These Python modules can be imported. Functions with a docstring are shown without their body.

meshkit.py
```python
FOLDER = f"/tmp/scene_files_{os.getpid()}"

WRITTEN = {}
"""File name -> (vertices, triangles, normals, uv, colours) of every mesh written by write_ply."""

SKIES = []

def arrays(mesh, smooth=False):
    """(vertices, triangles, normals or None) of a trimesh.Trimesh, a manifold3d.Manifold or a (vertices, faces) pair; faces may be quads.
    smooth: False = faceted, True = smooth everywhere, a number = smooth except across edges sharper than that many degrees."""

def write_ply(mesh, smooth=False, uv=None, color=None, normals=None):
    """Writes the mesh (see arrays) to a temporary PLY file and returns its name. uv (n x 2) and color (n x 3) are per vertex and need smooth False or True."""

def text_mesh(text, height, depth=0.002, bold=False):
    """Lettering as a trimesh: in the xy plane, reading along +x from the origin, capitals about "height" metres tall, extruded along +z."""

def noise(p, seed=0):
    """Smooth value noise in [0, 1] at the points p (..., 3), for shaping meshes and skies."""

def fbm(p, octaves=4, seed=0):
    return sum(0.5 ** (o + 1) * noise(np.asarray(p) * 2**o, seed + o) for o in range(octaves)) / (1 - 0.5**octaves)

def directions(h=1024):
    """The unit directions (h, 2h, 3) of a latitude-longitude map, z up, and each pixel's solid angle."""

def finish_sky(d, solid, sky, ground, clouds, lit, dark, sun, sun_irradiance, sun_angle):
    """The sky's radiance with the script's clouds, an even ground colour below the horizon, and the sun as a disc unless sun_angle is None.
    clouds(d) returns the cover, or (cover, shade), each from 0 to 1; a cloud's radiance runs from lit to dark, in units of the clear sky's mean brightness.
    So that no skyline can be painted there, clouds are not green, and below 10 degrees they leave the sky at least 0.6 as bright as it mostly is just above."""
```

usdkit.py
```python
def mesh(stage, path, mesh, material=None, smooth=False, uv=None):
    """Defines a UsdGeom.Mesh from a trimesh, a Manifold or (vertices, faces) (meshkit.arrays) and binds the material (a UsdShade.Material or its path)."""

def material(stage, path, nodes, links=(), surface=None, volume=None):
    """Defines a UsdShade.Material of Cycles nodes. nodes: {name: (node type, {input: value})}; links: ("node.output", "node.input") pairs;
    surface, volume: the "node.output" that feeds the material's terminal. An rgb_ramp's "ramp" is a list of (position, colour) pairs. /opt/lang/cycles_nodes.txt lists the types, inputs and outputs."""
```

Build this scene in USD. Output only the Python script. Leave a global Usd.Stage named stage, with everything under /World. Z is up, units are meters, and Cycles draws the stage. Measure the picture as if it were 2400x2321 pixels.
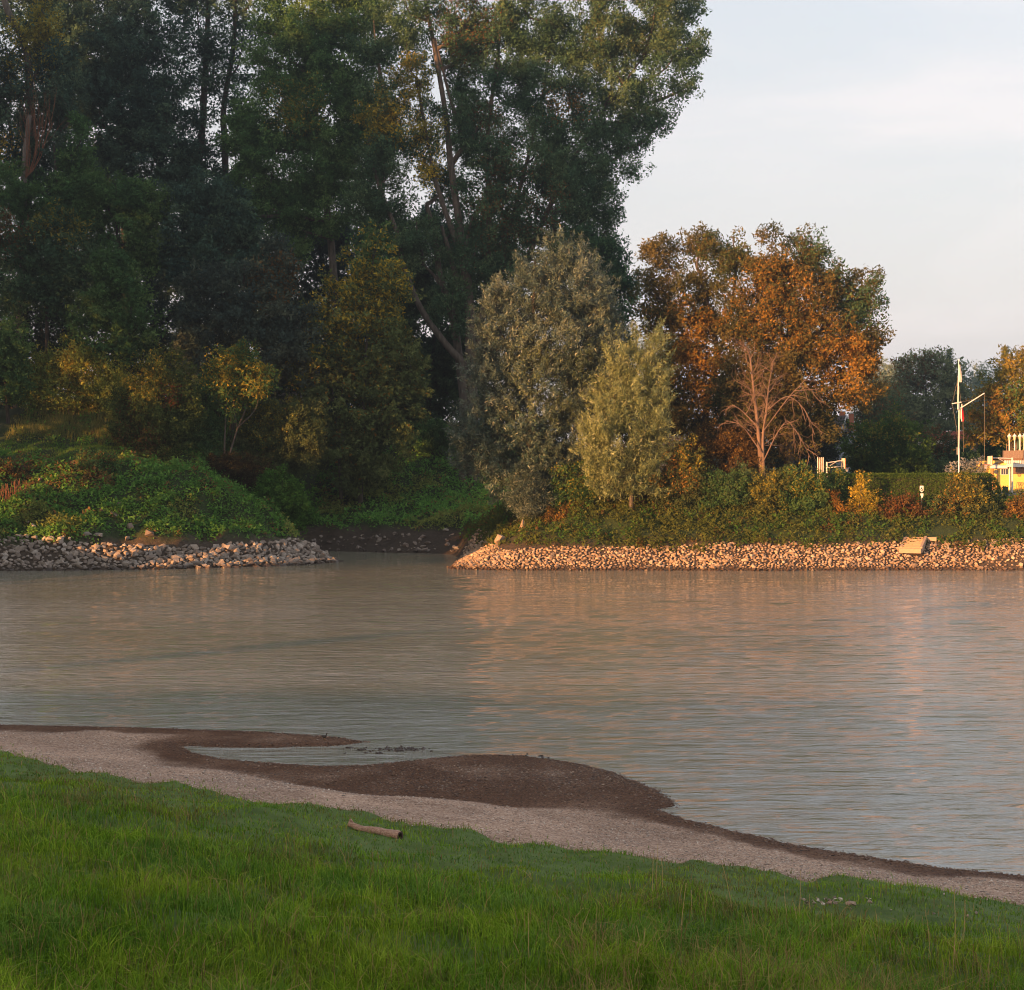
import math
import numpy as np
import trimesh
import shapely
import shapely.geometry as sg
from scipy.interpolate import RBFInterpolator, RegularGridInterpolator
from scipy.ndimage import gaussian_filter
from pxr import Usd, UsdGeom, UsdLux, UsdShade, Sdf, Gf, Vt
import usdkit
import meshkit
from meshkit import fbm, noise

stage = Usd.Stage.CreateInMemory()
UsdGeom.SetStageUpAxis(stage, 'Z')
UsdGeom.SetStageMetersPerUnit(stage, 1.0)
world = UsdGeom.Xform.Define(stage, '/World')
stage.SetDefaultPrim(world.GetPrim())
UsdGeom.Scope.Define(stage, '/World/Looks')

# ------------------------------------------------------------------ camera, sky, sun
EYE, FPX, CX, HY = 10.2, 3600.0, 1200.0, 1110.0     # eye height above the water; lens in pixels of the 2400 px wide photograph
EXPOSURE = 1.72
cam = UsdGeom.Camera.Define(stage, '/World/camera')
cam.CreateHorizontalApertureAttr(24.0)
cam.CreateVerticalApertureAttr(23.21)
cam.CreateFocalLengthAttr(36.0)
cam.CreateVerticalApertureOffsetAttr(-0.505)
cam.CreateClippingRangeAttr(Gf.Vec2f(0.1, 20000))
cam.CreateExposureAttr(EXPOSURE)
cam.AddTranslateOp().Set(Gf.Vec3d(0, 0, EYE))
cam.AddRotateXOp().Set(90.0)

SUN_EL = math.radians(6.5)
SUN_H = np.array([-0.71, -0.7042])
SUN_DIR = np.array([SUN_H[0] * math.cos(SUN_EL), SUN_H[1] * math.cos(SUN_EL), math.sin(SUN_EL)])
SUN_ROT = math.atan2(SUN_H[0], SUN_H[1])
dome = UsdLux.DomeLight.Define(stage, '/World/sky')
dome.GetPrim().SetCustomDataByKey('kind', 'structure')
sky_mat = usdkit.material(stage, '/World/Looks/sky', {
    'sky': ('sky_texture', {'sky_type': 'single_scattering', 'sun_disc': False, 'sun_elevation': SUN_EL, 'sun_rotation': SUN_ROT,
                            'altitude': 50.0, 'air_density': 1.0, 'aerosol_density': 1.5, 'ozone_density': 1.0}),
    'co': ('texture_coordinate', {}),
    'map': ('mapping', {'location': (3.4, 0.0, 1.8), 'scale': (1.0, 1.0, 4.5)}),
    'n': ('noise_texture', {'scale': 2.3, 'detail': 6.0, 'roughness': 0.55, 'distortion': 0.4}),
    'r': ('rgb_ramp', {'ramp': [(0.0, (0.08,) * 3), (1.0, (0.42,) * 3)]}),
    'cr': ('rgb_ramp', {'ramp': [(0.50, (0.0,) * 3), (0.58, (0.14,) * 3), (0.66, (0.38,) * 3), (0.8, (0.55,) * 3)]}),
    'cl': ('mix_color', {'blend_type': 'mix', 'b': (2.95, 2.62, 2.55)}),
    'mix': ('mix_color', {'blend_type': 'mix', 'b': (2.14, 1.95, 1.945)}),
    'sx': ('separate_xyz', {}),
    'hz': ('map_range', {'from_min': 0.05, 'from_max': 0.50, 'to_min': 0.97, 'to_max': 0.42, 'clamp': True}),
    'mx': ('mix_color', {'blend_type': 'lighten', 'fac': 1.0}),
    'bg': ('background_shader', {'strength': 0.12}),
}, [('co.generated', 'map.vector'), ('map.vector', 'n.vector'), ('n.fac', 'r.fac'), ('sky.color', 'mix.a'),
    ('n.fac', 'cr.fac'), ('cr.color', 'cl.fac'), ('mix.result', 'cl.a'), ('cl.result', 'bg.color'), ('co.generated', 'sx.vector'), ('sx.z', 'hz.value'), ('r.color', 'mx.a'), ('hz.result', 'mx.b'), ('mx.result', 'mix.fac')], surface='bg.background')
UsdShade.MaterialBindingAPI.Apply(dome.GetPrim()).Bind(sky_mat)
sun = UsdLux.DistantLight.Define(stage, '/World/sun')
sun.CreateIntensityAttr(1.15)
sun.CreateAngleAttr(0.53)
sun.CreateNormalizeAttr(True)
sun.CreateColorAttr(Gf.Vec3f(1.0, 0.46, 0.165))
z = Gf.Vec3d(*SUN_DIR.tolist())
q = Gf.Rotation(Gf.Vec3d(0, 0, 1), z).GetQuat()
sun.AddOrientOp().Set(Gf.Quatf(q.GetReal(), Gf.Vec3f(q.GetImaginary())))

# ------------------------------------------------------------------ helpers
taken = {}


def numbered(parent, name):
    k = (parent, name)
    n = taken.get(k, 0)
    taken[k] = n + 1
    return f'{parent}/{name}' if n == 0 else f'{parent}/{name}_{n:03d}'


def tag(prim, label=None, category=None, group=None, kind=None):
    p = prim.GetPrim() if hasattr(prim, 'GetPrim') else prim
    for k, v in (('label', label), ('category', category), ('group', group), ('kind', kind)):
        if v:
            p.SetCustomDataByKey(k, v)
    return p


ORIGIN = {}


def thing(name, label, cat, loc=(0, 0, 0), group=None):
    path = numbered('/World', name)
    x = UsdGeom.Xform.Define(stage, path)
    x.AddTranslateOp().Set(Gf.Vec3d(*[float(c) for c in loc]))
    ORIGIN[path] = np.array(loc, float)
    tag(x, label, cat, group)
    return path


def origin_of(path):
    while path and path not in ORIGIN:
        path = path.rpartition('/')[0]
    return ORIGIN.get(path, np.zeros(3))


def put(parent, name, vf, mat, smooth=False, col=None, **tags):
    """One Mesh prim under PARENT from world-space vertices."""
    path = numbered(parent, name)
    if isinstance(vf, trimesh.Trimesh):
        vf = (np.array(vf.vertices), np.array(vf.faces))
    v, f = np.asarray(vf[0], float), np.asarray(vf[1])
    v = v - origin_of(parent)
    m = usdkit.mesh(stage, path, (v, f), mat, smooth=smooth)
    if col is not None:
        pv = UsdGeom.PrimvarsAPI(m).CreatePrimvar('tone', Sdf.ValueTypeNames.Color3fArray, 'vertex')
        pv.Set(Vt.Vec3fArray.FromNumpy(np.ascontiguousarray(col, np.float32)))
    if tags:
        tag(m, **tags)
    return path


def W(px, py, d):
    """The point that stands at pixel (px, py) of the photograph at depth d metres."""
    return np.array([(px - CX) / FPX * d, d, EYE - (py - HY) / FPX * d])


def S(px, py, z=0.0):
    d = FPX * (EYE - z) / (py - HY)
    return np.array([(px - CX) / FPX * d, d])


def cat(parts):
    vs, fs, n = [], [], 0
    for v, f in parts:
        vs.append(v)
        fs.append(np.asarray(f) + n)
        n += len(v)
    return np.vstack(vs), np.vstack(fs)


def bx(lo, hi):
    x0, y0, z0 = lo
    x1, y1, z1 = hi
    v = np.array([[x0, y0, z0], [x1, y0, z0], [x1, y1, z0], [x0, y1, z0], [x0, y0, z1], [x1, y0, z1], [x1, y1, z1], [x0, y1, z1]], float)
    f = np.array([[0, 2, 1], [0, 3, 2], [4, 5, 6], [4, 6, 7], [0, 1, 5], [0, 5, 4], [1, 2, 6], [1, 6, 5], [2, 3, 7], [2, 7, 6], [3, 0, 4], [3, 4, 7]])
    return v, f


def turned(vf, deg, about):
    v, f = vf
    a = math.radians(deg)
    c, s = math.cos(a), math.sin(a)
    o = np.array([about[0], about[1], 0.0])
    p = v - o
    return np.stack([p[:, 0] * c - p[:, 1] * s, p[:, 0] * s + p[:, 1] * c, p[:, 2]], 1) + o, f


def tube(points, radii, sides=7, cap=True):
    p = np.asarray(points, float)
    r = np.broadcast_to(np.asarray(radii, float), (len(p),))
    t = np.gradient(p, axis=0)
    t /= np.linalg.norm(t, axis=1, keepdims=True) + 1e-12
    ref = np.array([0, 0, 1.0]) if abs(t[:, 2]).mean() < 0.8 else np.array([0, 1.0, 0])
    a = np.cross(t, ref)
    a /= np.linalg.norm(a, axis=1, keepdims=True) + 1e-12
    b = np.cross(t, a)
    ang = np.arange(sides) * 2 * np.pi / sides
    v = p[:, None] + r[:, None, None] * (np.cos(ang)[None, :, None] * a[:, None] + np.sin(ang)[None, :, None] * b[:, None])
    i, j = np.meshgrid(np.arange(len(p) - 1), np.arange(sides), indexing='ij')
    q = np.stack([i * sides + j, i * sides + (j + 1) % sides, (i + 1) * sides + (j + 1) % sides, (i + 1) * sides + j], -1).reshape(-1, 4)
    f = np.vstack([q[:, [0, 1, 2]], q[:, [0, 2, 3]]])
    v = v.reshape(-1, 3)
    if cap:
        n = len(v)
        v = np.vstack([v, p[:1], p[-1:]])
        k = np.arange(sides)
        f = np.vstack([f, np.stack([np.full(sides, n), (k + 1) % sides, k], 1), np.stack([np.full(sides, n + 1), n - sides + k, n - sides + (k + 1) % sides], 1)])
    return v, f


def curve(points, n=10):
    """Catmull-Rom through the points."""
    p = np.asarray(points, float)
    if len(p) == 2:
        return p[0] + (p[1] - p[0]) * np.linspace(0, 1, n)[:, None]
    e = np.vstack([2 * p[0] - p[1], p, 2 * p[-1] - p[-2]])
    out = []
    for i in range(1, len(e) - 2):
        t = np.linspace(0, 1, n, endpoint=i == len(e) - 3)[:, None]
        a, b, c, d = e[i - 1], e[i], e[i + 1], e[i + 2]
        out.append(0.5 * (2 * b + (c - a) * t + (2 * a - 5 * b + 4 * c - d) * t ** 2 + (3 * b - a - 3 * c + d) * t ** 3))
    return np.vstack(out)


def norm(a):
    return a / (np.linalg.norm(a, axis=-1, keepdims=True) + 1e-12)


# ------------------------------------------------------------------ materials
def M(name, nodes, links, surface):
    return usdkit.material(stage, '/World/Looks/' + name, nodes, links, surface=surface)


def plain(name, color, rough=0.6, var=0.18, scale=6.0, bump=0.0, metallic=0.0, spec=0.4):
    c = np.array(color)
    nodes = {
        'g': ('geometry', {}),
        'n': ('noise_texture', {'scale': scale, 'detail': 5.0, 'roughness': 0.6}),
        'r': ('rgb_ramp', {'ramp': [(0.25, tuple(c * (1 - var))), (0.75, tuple(np.minimum(c * (1 + var), 0.95)))]}),
        'p': ('principled_bsdf', {'roughness': rough, 'metallic': metallic, 'specular_ior_level': spec}),
    }
    links = [('g.position', 'n.vector'), ('n.fac', 'r.fac'), ('r.color', 'p.base_color')]
    if bump:
        nodes['b'] = ('bump', {'strength': 0.6, 'distance': bump})
        links += [('n.fac', 'b.height'), ('b.normal', 'p.normal')]
    return M(name, nodes, links, 'p.BSDF')


def leaf_material(name, translucent=0.3, rough=0.5, spec=0.35):
    return M(name, {
        'a': ('attribute', {'attribute': 'tone'}),
        'h': ('hsv', {'hue': 0.5, 'saturation': 1.05, 'value': 1.5}),
        'p': ('principled_bsdf', {'roughness': rough, 'specular_ior_level': spec}),
        't': ('translucent_bsdf', {}),
        'm': ('mix_closure', {'fac': translucent}),
    }, [('a.color', 'p.base_color'), ('a.color', 'h.color'), ('h.color', 't.color'), ('p.BSDF', 'm.closure1'), ('t.BSDF', 'm.closure2')], 'm.closure')


leaf_mat = M('leaf', {'a': ('attribute', {'attribute': 'tone'}), 'h': ('hsv', {'saturation': 1.05, 'value': 1.5}), 'p': ('diffuse_bsdf', {'roughness': 0.3}), 't': ('translucent_bsdf', {}), 'm': ('mix_closure', {'fac': 0.28})},
             [('a.color', 'p.color'), ('a.color', 'h.color'), ('h.color', 't.color'), ('p.BSDF', 'm.closure1'), ('t.BSDF', 'm.closure2')], 'm.closure')
willow_mat = leaf_material('willow_leaf', 0.2, 0.42, 0.5)
grass_mat = M('grass_blade', {'a': ('attribute', {'attribute': 'tone'}), 'p': ('diffuse_bsdf', {'roughness': 0.2})}, [('a.color', 'p.color')], 'p.BSDF')
straw_mat = plain('dry_straw', (0.46, 0.30, 0.12), 0.6, 0.25, 20)


def bark(name, dark, light, scale=3.0):
    return M(name, {
        'g': ('geometry', {}),
        'map': ('mapping', {'scale': (1.0, 1.0, 0.22)}),
        'n': ('noise_texture', {'scale': scale, 'detail': 7.0, 'roughness': 0.65}),
        'r': ('rgb_ramp', {'ramp': [(0.3, dark), (0.7, light)]}),
        'b': ('bump', {'strength': 0.8, 'distance': 0.08}),
        'p': ('principled_bsdf', {'roughness': 0.85, 'specular_ior_level': 0.2}),
    }, [('g.position', 'map.vector'), ('map.vector', 'n.vector'), ('n.fac', 'r.fac'), ('r.color', 'p.base_color'), ('n.fac', 'b.height'), ('b.normal', 'p.normal')], 'p.BSDF')


bark_mat = bark('bark', (0.05, 0.042, 0.032), (0.145, 0.12, 0.095))
dark_bark = bark('dark_bark', (0.03, 0.025, 0.02), (0.09, 0.075, 0.06))
pale_bark = bark('pale_bark', (0.30, 0.25, 0.21), (0.52, 0.46, 0.40))
dead_bark = bark('dead_bark', (0.10, 0.068, 0.050), (0.22, 0.15, 0.11))
twig_mat = bark('reddish_twig', (0.13, 0.06, 0.035), (0.27, 0.13, 0.07))

stone_mat = M('stone', {
    'a': ('attribute', {'attribute': 'tone'}),
    'g': ('geometry', {}),
    'n': ('noise_texture', {'scale': 5.0, 'detail': 7.0, 'roughness': 0.7}),
    'r': ('rgb_ramp', {'ramp': [(0.25, (0.62,) * 3), (0.7, (1.15,) * 3)]}),
    'x': ('mix_color', {'blend_type': 'multiply', 'fac': 1.0, 'use_clamp': False}),
    's': ('separate_xyz', {}),
    'n2': ('noise_texture', {'scale': 0.8, 'detail': 3.0}),
    'ad': ('math', {'math_type': 'multiply_add', 'value2': -0.5, 'value3': 0.25}),
    'su': ('math', {'math_type': 'add'}),
    'w': ('map_range', {'range_type': 'smoothstep', 'from_min': 0.10, 'from_max': 0.55, 'to_min': 0.0, 'to_max': 1.0, 'clamp': True}),
    'wet': ('mix_color', {'blend_type': 'multiply', 'fac': 1.0, 'b': (0.22, 0.19, 0.17)}),
    'f': ('mix_color', {'blend_type': 'mix'}),
    'b': ('bump', {'strength': 0.5, 'distance': 0.05}),
    'rr': ('map_range', {'from_min': 0.0, 'from_max': 1.0, 'to_min': 0.35, 'to_max': 0.85}),
    'p': ('principled_bsdf', {'specular_ior_level': 0.35}),
}, [('g.position', 'n.vector'), ('n.fac', 'r.fac'), ('a.color', 'x.a'), ('r.color', 'x.b'), ('g.position', 's.vector'), ('g.position', 'n2.vector'), ('n2.fac', 'ad.value1'),
    ('s.z', 'su.value1'), ('ad.value', 'su.value2'), ('su.value', 'w.value'), ('x.result', 'wet.a'), ('wet.result', 'f.a'), ('x.result', 'f.b'), ('w.result', 'f.fac'),
    ('w.result', 'rr.value'), ('rr.result', 'p.roughness'), ('f.result', 'p.base_color'), ('n.fac', 'b.height'), ('b.normal', 'p.normal')], 'p.BSDF')

bank_mat = M('bank_earth', {
    'g': ('geometry', {}),
    's': ('separate_xyz', {}),
    'n': ('noise_texture', {'scale': 0.35, 'detail': 6.0, 'roughness': 0.6}),
    'n2': ('noise_texture', {'scale': 2.6, 'detail': 7.0, 'roughness': 0.7}),
    'r': ('rgb_ramp', {'ramp': [(0.3, (0.040, 0.030, 0.022)), (0.55, (0.075, 0.055, 0.038)), (0.75, (0.10, 0.078, 0.055))]}),
    'green': ('rgb_ramp', {'ramp': [(0.3, (0.018, 0.032, 0.010)), (0.7, (0.045, 0.065, 0.018))]}),
    'ad': ('math', {'math_type': 'multiply_add', 'value2': 3.0, 'value3': -1.5}),
    'su': ('math', {'math_type': 'add'}),
    'w': ('map_range', {'range_type': 'smoothstep', 'from_min': 2.3, 'from_max': 3.6, 'to_min': 0.0, 'to_max': 1.0, 'clamp': True}),
    'f': ('mix_color', {'blend_type': 'mix'}),
    'b': ('bump', {'strength': 0.8, 'distance': 0.25}),
    'p': ('principled_bsdf', {'roughness': 0.85, 'specular_ior_level': 0.25}),
}, [('g.position', 's.vector'), ('g.position', 'n.vector'), ('g.position', 'n2.vector'), ('n2.fac', 'r.fac'), ('n2.fac', 'green.fac'), ('n.fac', 'ad.value1'), ('s.z', 'su.value1'),
    ('ad.value', 'su.value2'), ('su.value', 'w.value'), ('r.color', 'f.a'), ('green.color', 'f.b'), ('w.result', 'f.fac'), ('f.result', 'p.base_color'), ('n2.fac', 'b.height'), ('b.normal', 'p.normal')], 'p.BSDF')

gravel_mat = M('gravel', {
    'g': ('geometry', {}),
    's': ('separate_xyz', {}),
    'v': ('voronoi_texture', {'scale': 22.0, 'feature': 'f1', 'randomness': 1.0}),
    'hs': ('separate_color', {}),
    'r': ('rgb_ramp', {'ramp': [(0.0, (0.16, 0.103, 0.072)), (0.35, (0.31, 0.205, 0.145)), (0.7, (0.42, 0.29, 0.208)), (0.93, (0.50, 0.37, 0.28)), (1.0, (0.60, 0.52, 0.44))]}),
    'n': ('noise_texture', {'scale': 0.30, 'detail': 5.0, 'roughness': 0.6}),
    'nr': ('rgb_ramp', {'ramp': [(0.3, (0.74, 0.72, 0.72)), (0.7, (1.12, 1.09, 1.06))]}),
    'x': ('mix_color', {'blend_type': 'multiply', 'fac': 1.0, 'use_clamp': False}),
    'ad': ('math', {'math_type': 'multiply_add', 'value2': 0.14, 'value3': -0.07}),
    'su': ('math', {'math_type': 'add'}),
    'w': ('map_range', {'range_type': 'smoothstep', 'from_min': 0.045, 'from_max': 0.135, 'to_min': 0.0, 'to_max': 1.0, 'clamp': True}),
    'wet': ('mix_color', {'blend_type': 'multiply', 'fac': 1.0, 'b': (0.32, 0.22, 0.15)}),
    'f': ('mix_color', {'blend_type': 'mix'}),
    'b': ('bump', {'invert': True, 'strength': 1.0, 'distance': 0.02}),
    'rr': ('map_range', {'from_min': 0.0, 'from_max': 1.0, 'to_min': 0.6, 'to_max': 0.9}),
    'p': ('principled_bsdf', {'specular_ior_level': 0.12}),
}, [('g.position', 's.vector'), ('g.position', 'v.vector'), ('v.color', 'hs.color'), ('hs.r', 'r.fac'), ('g.position', 'n.vector'), ('n.fac', 'nr.fac'), ('r.color', 'x.a'), ('nr.color', 'x.b'),
    ('n.fac', 'ad.value1'), ('s.z', 'su.value1'), ('ad.value', 'su.value2'), ('su.value', 'w.value'), ('x.result', 'wet.a'), ('wet.result', 'f.a'), ('x.result', 'f.b'), ('w.result', 'f.fac'),
    ('w.result', 'rr.value'), ('rr.result', 'p.roughness'), ('f.result', 'p.base_color'), ('v.distance', 'b.height'), ('b.normal', 'p.normal')], 'p.BSDF')

meadow_mat = M('meadow_soil', {
    'g': ('geometry', {}),
    'n': ('noise_texture', {'scale': 1.4, 'detail': 6.0, 'roughness': 0.7}),
    'r': ('rgb_ramp', {'ramp': [(0.3, (0.050, 0.085, 0.016)), (0.6, (0.085, 0.125, 0.026)), (0.8, (0.13, 0.12, 0.05))]}),
    'b': ('bump', {'strength': 0.7, 'distance': 0.05}),
    'p': ('principled_bsdf', {'roughness': 0.9, 'specular_ior_level': 0.2}),
}, [('g.position', 'n.vector'), ('n.fac', 'r.fac'), ('r.color', 'p.base_color'), ('n.fac', 'b.height'), ('b.normal', 'p.normal')], 'p.BSDF')

water_mat = M('river_water', {
    'g': ('geometry', {}),
    'm1': ('mapping', {'scale': (0.30, 1.25, 1.0), 'rotation': (0, 0, 0.03)}),
    'n1': ('noise_texture', {'scale': 1.0, 'detail': 3.0, 'roughness': 0.55, 'distortion': 0.3}),
    'm2': ('mapping', {'scale': (1.1, 3.6, 1.0), 'rotation': (0, 0, -0.05)}),
    'n2': ('noise_texture', {'scale': 1.0, 'detail': 4.0, 'roughness': 0.6, 'distortion': 0.2}),
    'm3': ('mapping', {'scale': (0.018, 0.06, 1.0)}),
    'n3': ('noise_texture', {'scale': 1.0, 'detail': 4.0, 'roughness': 0.6}),
    'amp': ('map_range', {'from_min': 0.35, 'from_max': 0.65, 'to_min': 0.65, 'to_max': 1.25, 'clamp': True}),
    'a1': ('math', {'math_type': 'multiply', 'value2': 0.18}),
    'a2': ('math', {'math_type': 'multiply', 'value2': 0.085}),
    'su': ('math', {'math_type': 'add'}),
    'mu': ('math', {'math_type': 'multiply'}),
    'b': ('bump', {'strength': 1.0, 'distance': 1.0}),
    'p': ('principled_bsdf', {'base_color': (0.16, 0.147, 0.108), 'roughness': 0.04, 'ior': 3.0, 'specular_ior_level': 0.5}),
}, [('g.position', 'm1.vector'), ('m1.vector', 'n1.vector'), ('g.position', 'm2.vector'), ('m2.vector', 'n2.vector'), ('g.position', 'm3.vector'), ('m3.vector', 'n3.vector'), ('n3.fac', 'amp.value'),
    ('n1.fac', 'a1.value1'), ('n2.fac', 'a2.value1'), ('a1.value', 'su.value1'), ('a2.value', 'su.value2'), ('su.value', 'mu.value1'), ('amp.result', 'mu.value2'),
    ('mu.value', 'b.height'), ('b.normal', 'p.normal')], 'p.BSDF')

# ------------------------------------------------------------------ far bank terrain
shore_px = [(0, 1338), (120, 1338), (250, 1336), (400, 1334), (550, 1330), (700, 1325), (790, 1318), (775, 1306), (745, 1297), (715, 1291), (800, 1293), (900, 1296), (1000, 1297),
            (1060, 1300), (1082, 1309), (1072, 1320), (1054, 1333), (1100, 1336), (1300, 1337.5), (1500, 1337), (1800, 1338), (2100, 1337), (2400, 1337)]
shore = [tuple(S(*p)) for p in shore_px]
land_ring = [(-900, 60), (-300, 70), (-150, 84), (-92, 92), (-72, 108), (-66, 130), (-62, 150), (-58, 158)] + shore + [(62, 161.5), (90, 160), (160, 150), (400, 110), (900, 60), (900, 3000), (-900, 3000)]
land = sg.Polygon(land_ring).buffer(0)
ctrl = [  # (px, py, depth)
    (0, 1238, 166.5), (150, 1242, 167), (300, 1262, 169), (500, 1275, 171.5), (620, 1284, 175), (700, 1300, 178), (0, 1180, 172), (0, 1100, 180), (150, 1092, 182), (300, 1090, 182),
    (450, 1112, 182), (550, 1150, 183), (620, 1190, 184), (680, 1240, 184), (720, 1278, 190), (0, 1080, 187), (200, 1078, 190), (250, 1042, 200), (0, 1045, 198), (0, 1000, 206), (200, 1010, 205), (0, 958, 214), (250, 962, 214),
    (330, 1085, 195), (450, 1070, 200), (530, 1062, 204), (600, 1130, 205), (650, 1200, 205), (690, 1255, 206), (480, 970, 225), (650, 985, 228), (800, 1000, 240),
    (750, 1268, 208), (800, 1236, 210), (900, 1240, 209), (1000, 1242, 208), (1100, 1235, 205), (800, 1190, 215), (900, 1150, 222), (950, 1100, 230), (1000, 1050, 238), (1020, 1000, 246),
    (1100, 1160, 222), (1150, 1195, 212), (1150, 1288, 171), (1200, 1255, 172), (1230, 1228, 176), (1300, 1215, 179), (1300, 1281, 166.3), (1500, 1276, 166.5), (1800, 1269, 167), (2050, 1268, 167), (2400, 1262, 167.5),
    (1400, 1216, 172), (1700, 1214, 172), (2000, 1212, 172), (2400, 1200, 172.5)]
cp = [W(*c) for c in ctrl]
for x in range(8, 130, 14):
    cp += [np.array([x, 176.5, 7.1]), np.array([x, 188, 7.9]), np.array([x, 205, 8.2]), np.array([x, 240, 8.6]), np.array([x, 300, 12.0])]
for x in range(-8, 20, 9):
    cp += [np.array([x, 190, 7.8]), np.array([x, 205, 8.6])]
for x in range(-130, 10, 16):
    cp += [np.array([x, 262, 19.0]), np.array([x, 300, 19.5])]
for x in (-75, -95, -120):
    cp += [np.array([x, y, 4.0 + 0.09 * (y - 110)]) for y in (115, 140, 170, 200)]
cp += [np.array([x, y, h]) for x in (-600, -200, 0, 200, 600) for y, h in ((400, 16.0), (600, 20), (1000, 26), (1600, 30))] + [np.array([160, 180, 8.0]), np.array([400, 180, 8.0]), np.array([-300, 150, 8.0]), np.array([-600, 150, 8.0])]
for i in range(len(shore) - 1):
    a, b = np.array(shore[i]), np.array(shore[i + 1])
    for t in (0, 0.5):
        cp.append(np.array([*(a + (b - a) * t), 0.0]))
cp = np.array(cp)
rbf = RBFInterpolator(cp[:, :2], cp[:, 2], kernel='linear', smoothing=0.4)
gx = np.concatenate([np.arange(-900, -100, 40), np.arange(-100, -62, 4), np.arange(-62, 66, 0.8), np.arange(66, 110, 4), np.arange(110, 901, 40)]).astype(float)
gy = np.concatenate([np.arange(60, 140, 8), np.arange(140, 158, 3), np.arange(158, 215, 0.8), np.arange(215, 260, 2), np.arange(260, 420, 10), np.arange(420, 2600, 100)]).astype(float)
GX, GY = np.meshgrid(gx, gy, indexing='ij')
pts = np.stack([GX.ravel(), GY.ravel()], 1)
zz = rbf(pts)
shp = shapely.points(pts)
sd = shapely.distance(shp, land.exterior) * np.where(shapely.contains(land, shp), 1, -1)
p3 = np.column_stack([pts, np.zeros(len(pts))])
rough = (fbm(p3 * 0.35, 4, 3) - 0.5) * np.where(pts[:, 0] < -14, 2.6, 1.3) + (fbm(p3 * 1.1, 3, 9) - 0.5) * 0.5
zz = np.where(sd > 0, np.minimum(np.maximum(zz, 0.02), 0.06 + sd * np.where((pts[:, 1] > 190) & (pts[:, 0] > -30) & (pts[:, 0] < -6.5), 0.36, 1.1)) + rough * np.clip((sd - 0.5) / 6, 0, 1) * np.clip((np.abs(pts[:, 0] - 45) - 12) / 10 + (pts[:, 1] < 174), 0.15, 1), np.maximum(-1.8, sd * 0.5))
ZF = zz.reshape(GX.shape)
far_height = RegularGridInterpolator((gx, gy), ZF, bounds_error=False, fill_value=None)


def ground(x, y):
    return float(far_height([[x, y]])[0])


def on_bank(px, py):
    """Where the line of sight through a pixel first meets the far bank."""
    d_ = np.arange(160, 262, 0.25)
    r_ = np.column_stack([(px - CX) / FPX * d_, d_])
    g_ = far_height(r_)
    hit = np.nonzero((EYE - (py - HY) / FPX * d_ < g_) & (g_ > 0))[0]
    i_ = hit[0] if len(hit) else 100
    return np.array([r_[i_, 0], d_[i_], g_[i_]])


def grid_faces(nx, ny):
    i, j = np.meshgrid(np.arange(nx - 1), np.arange(ny - 1), indexing='ij')
    a = i * ny + j
    return np.vstack([np.stack([a, a + ny, a + ny + 1], -1).reshape(-1, 3), np.stack([a, a + ny + 1, a + 1], -1).reshape(-1, 3)])


put('/World', 'far_bank', (np.column_stack([pts, zz]), grid_faces(len(gx), len(gy))), bank_mat, smooth=True, kind='structure', label='dark earth of the opposite river bank rising to a dyke and a terrace', category='river bank')

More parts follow.
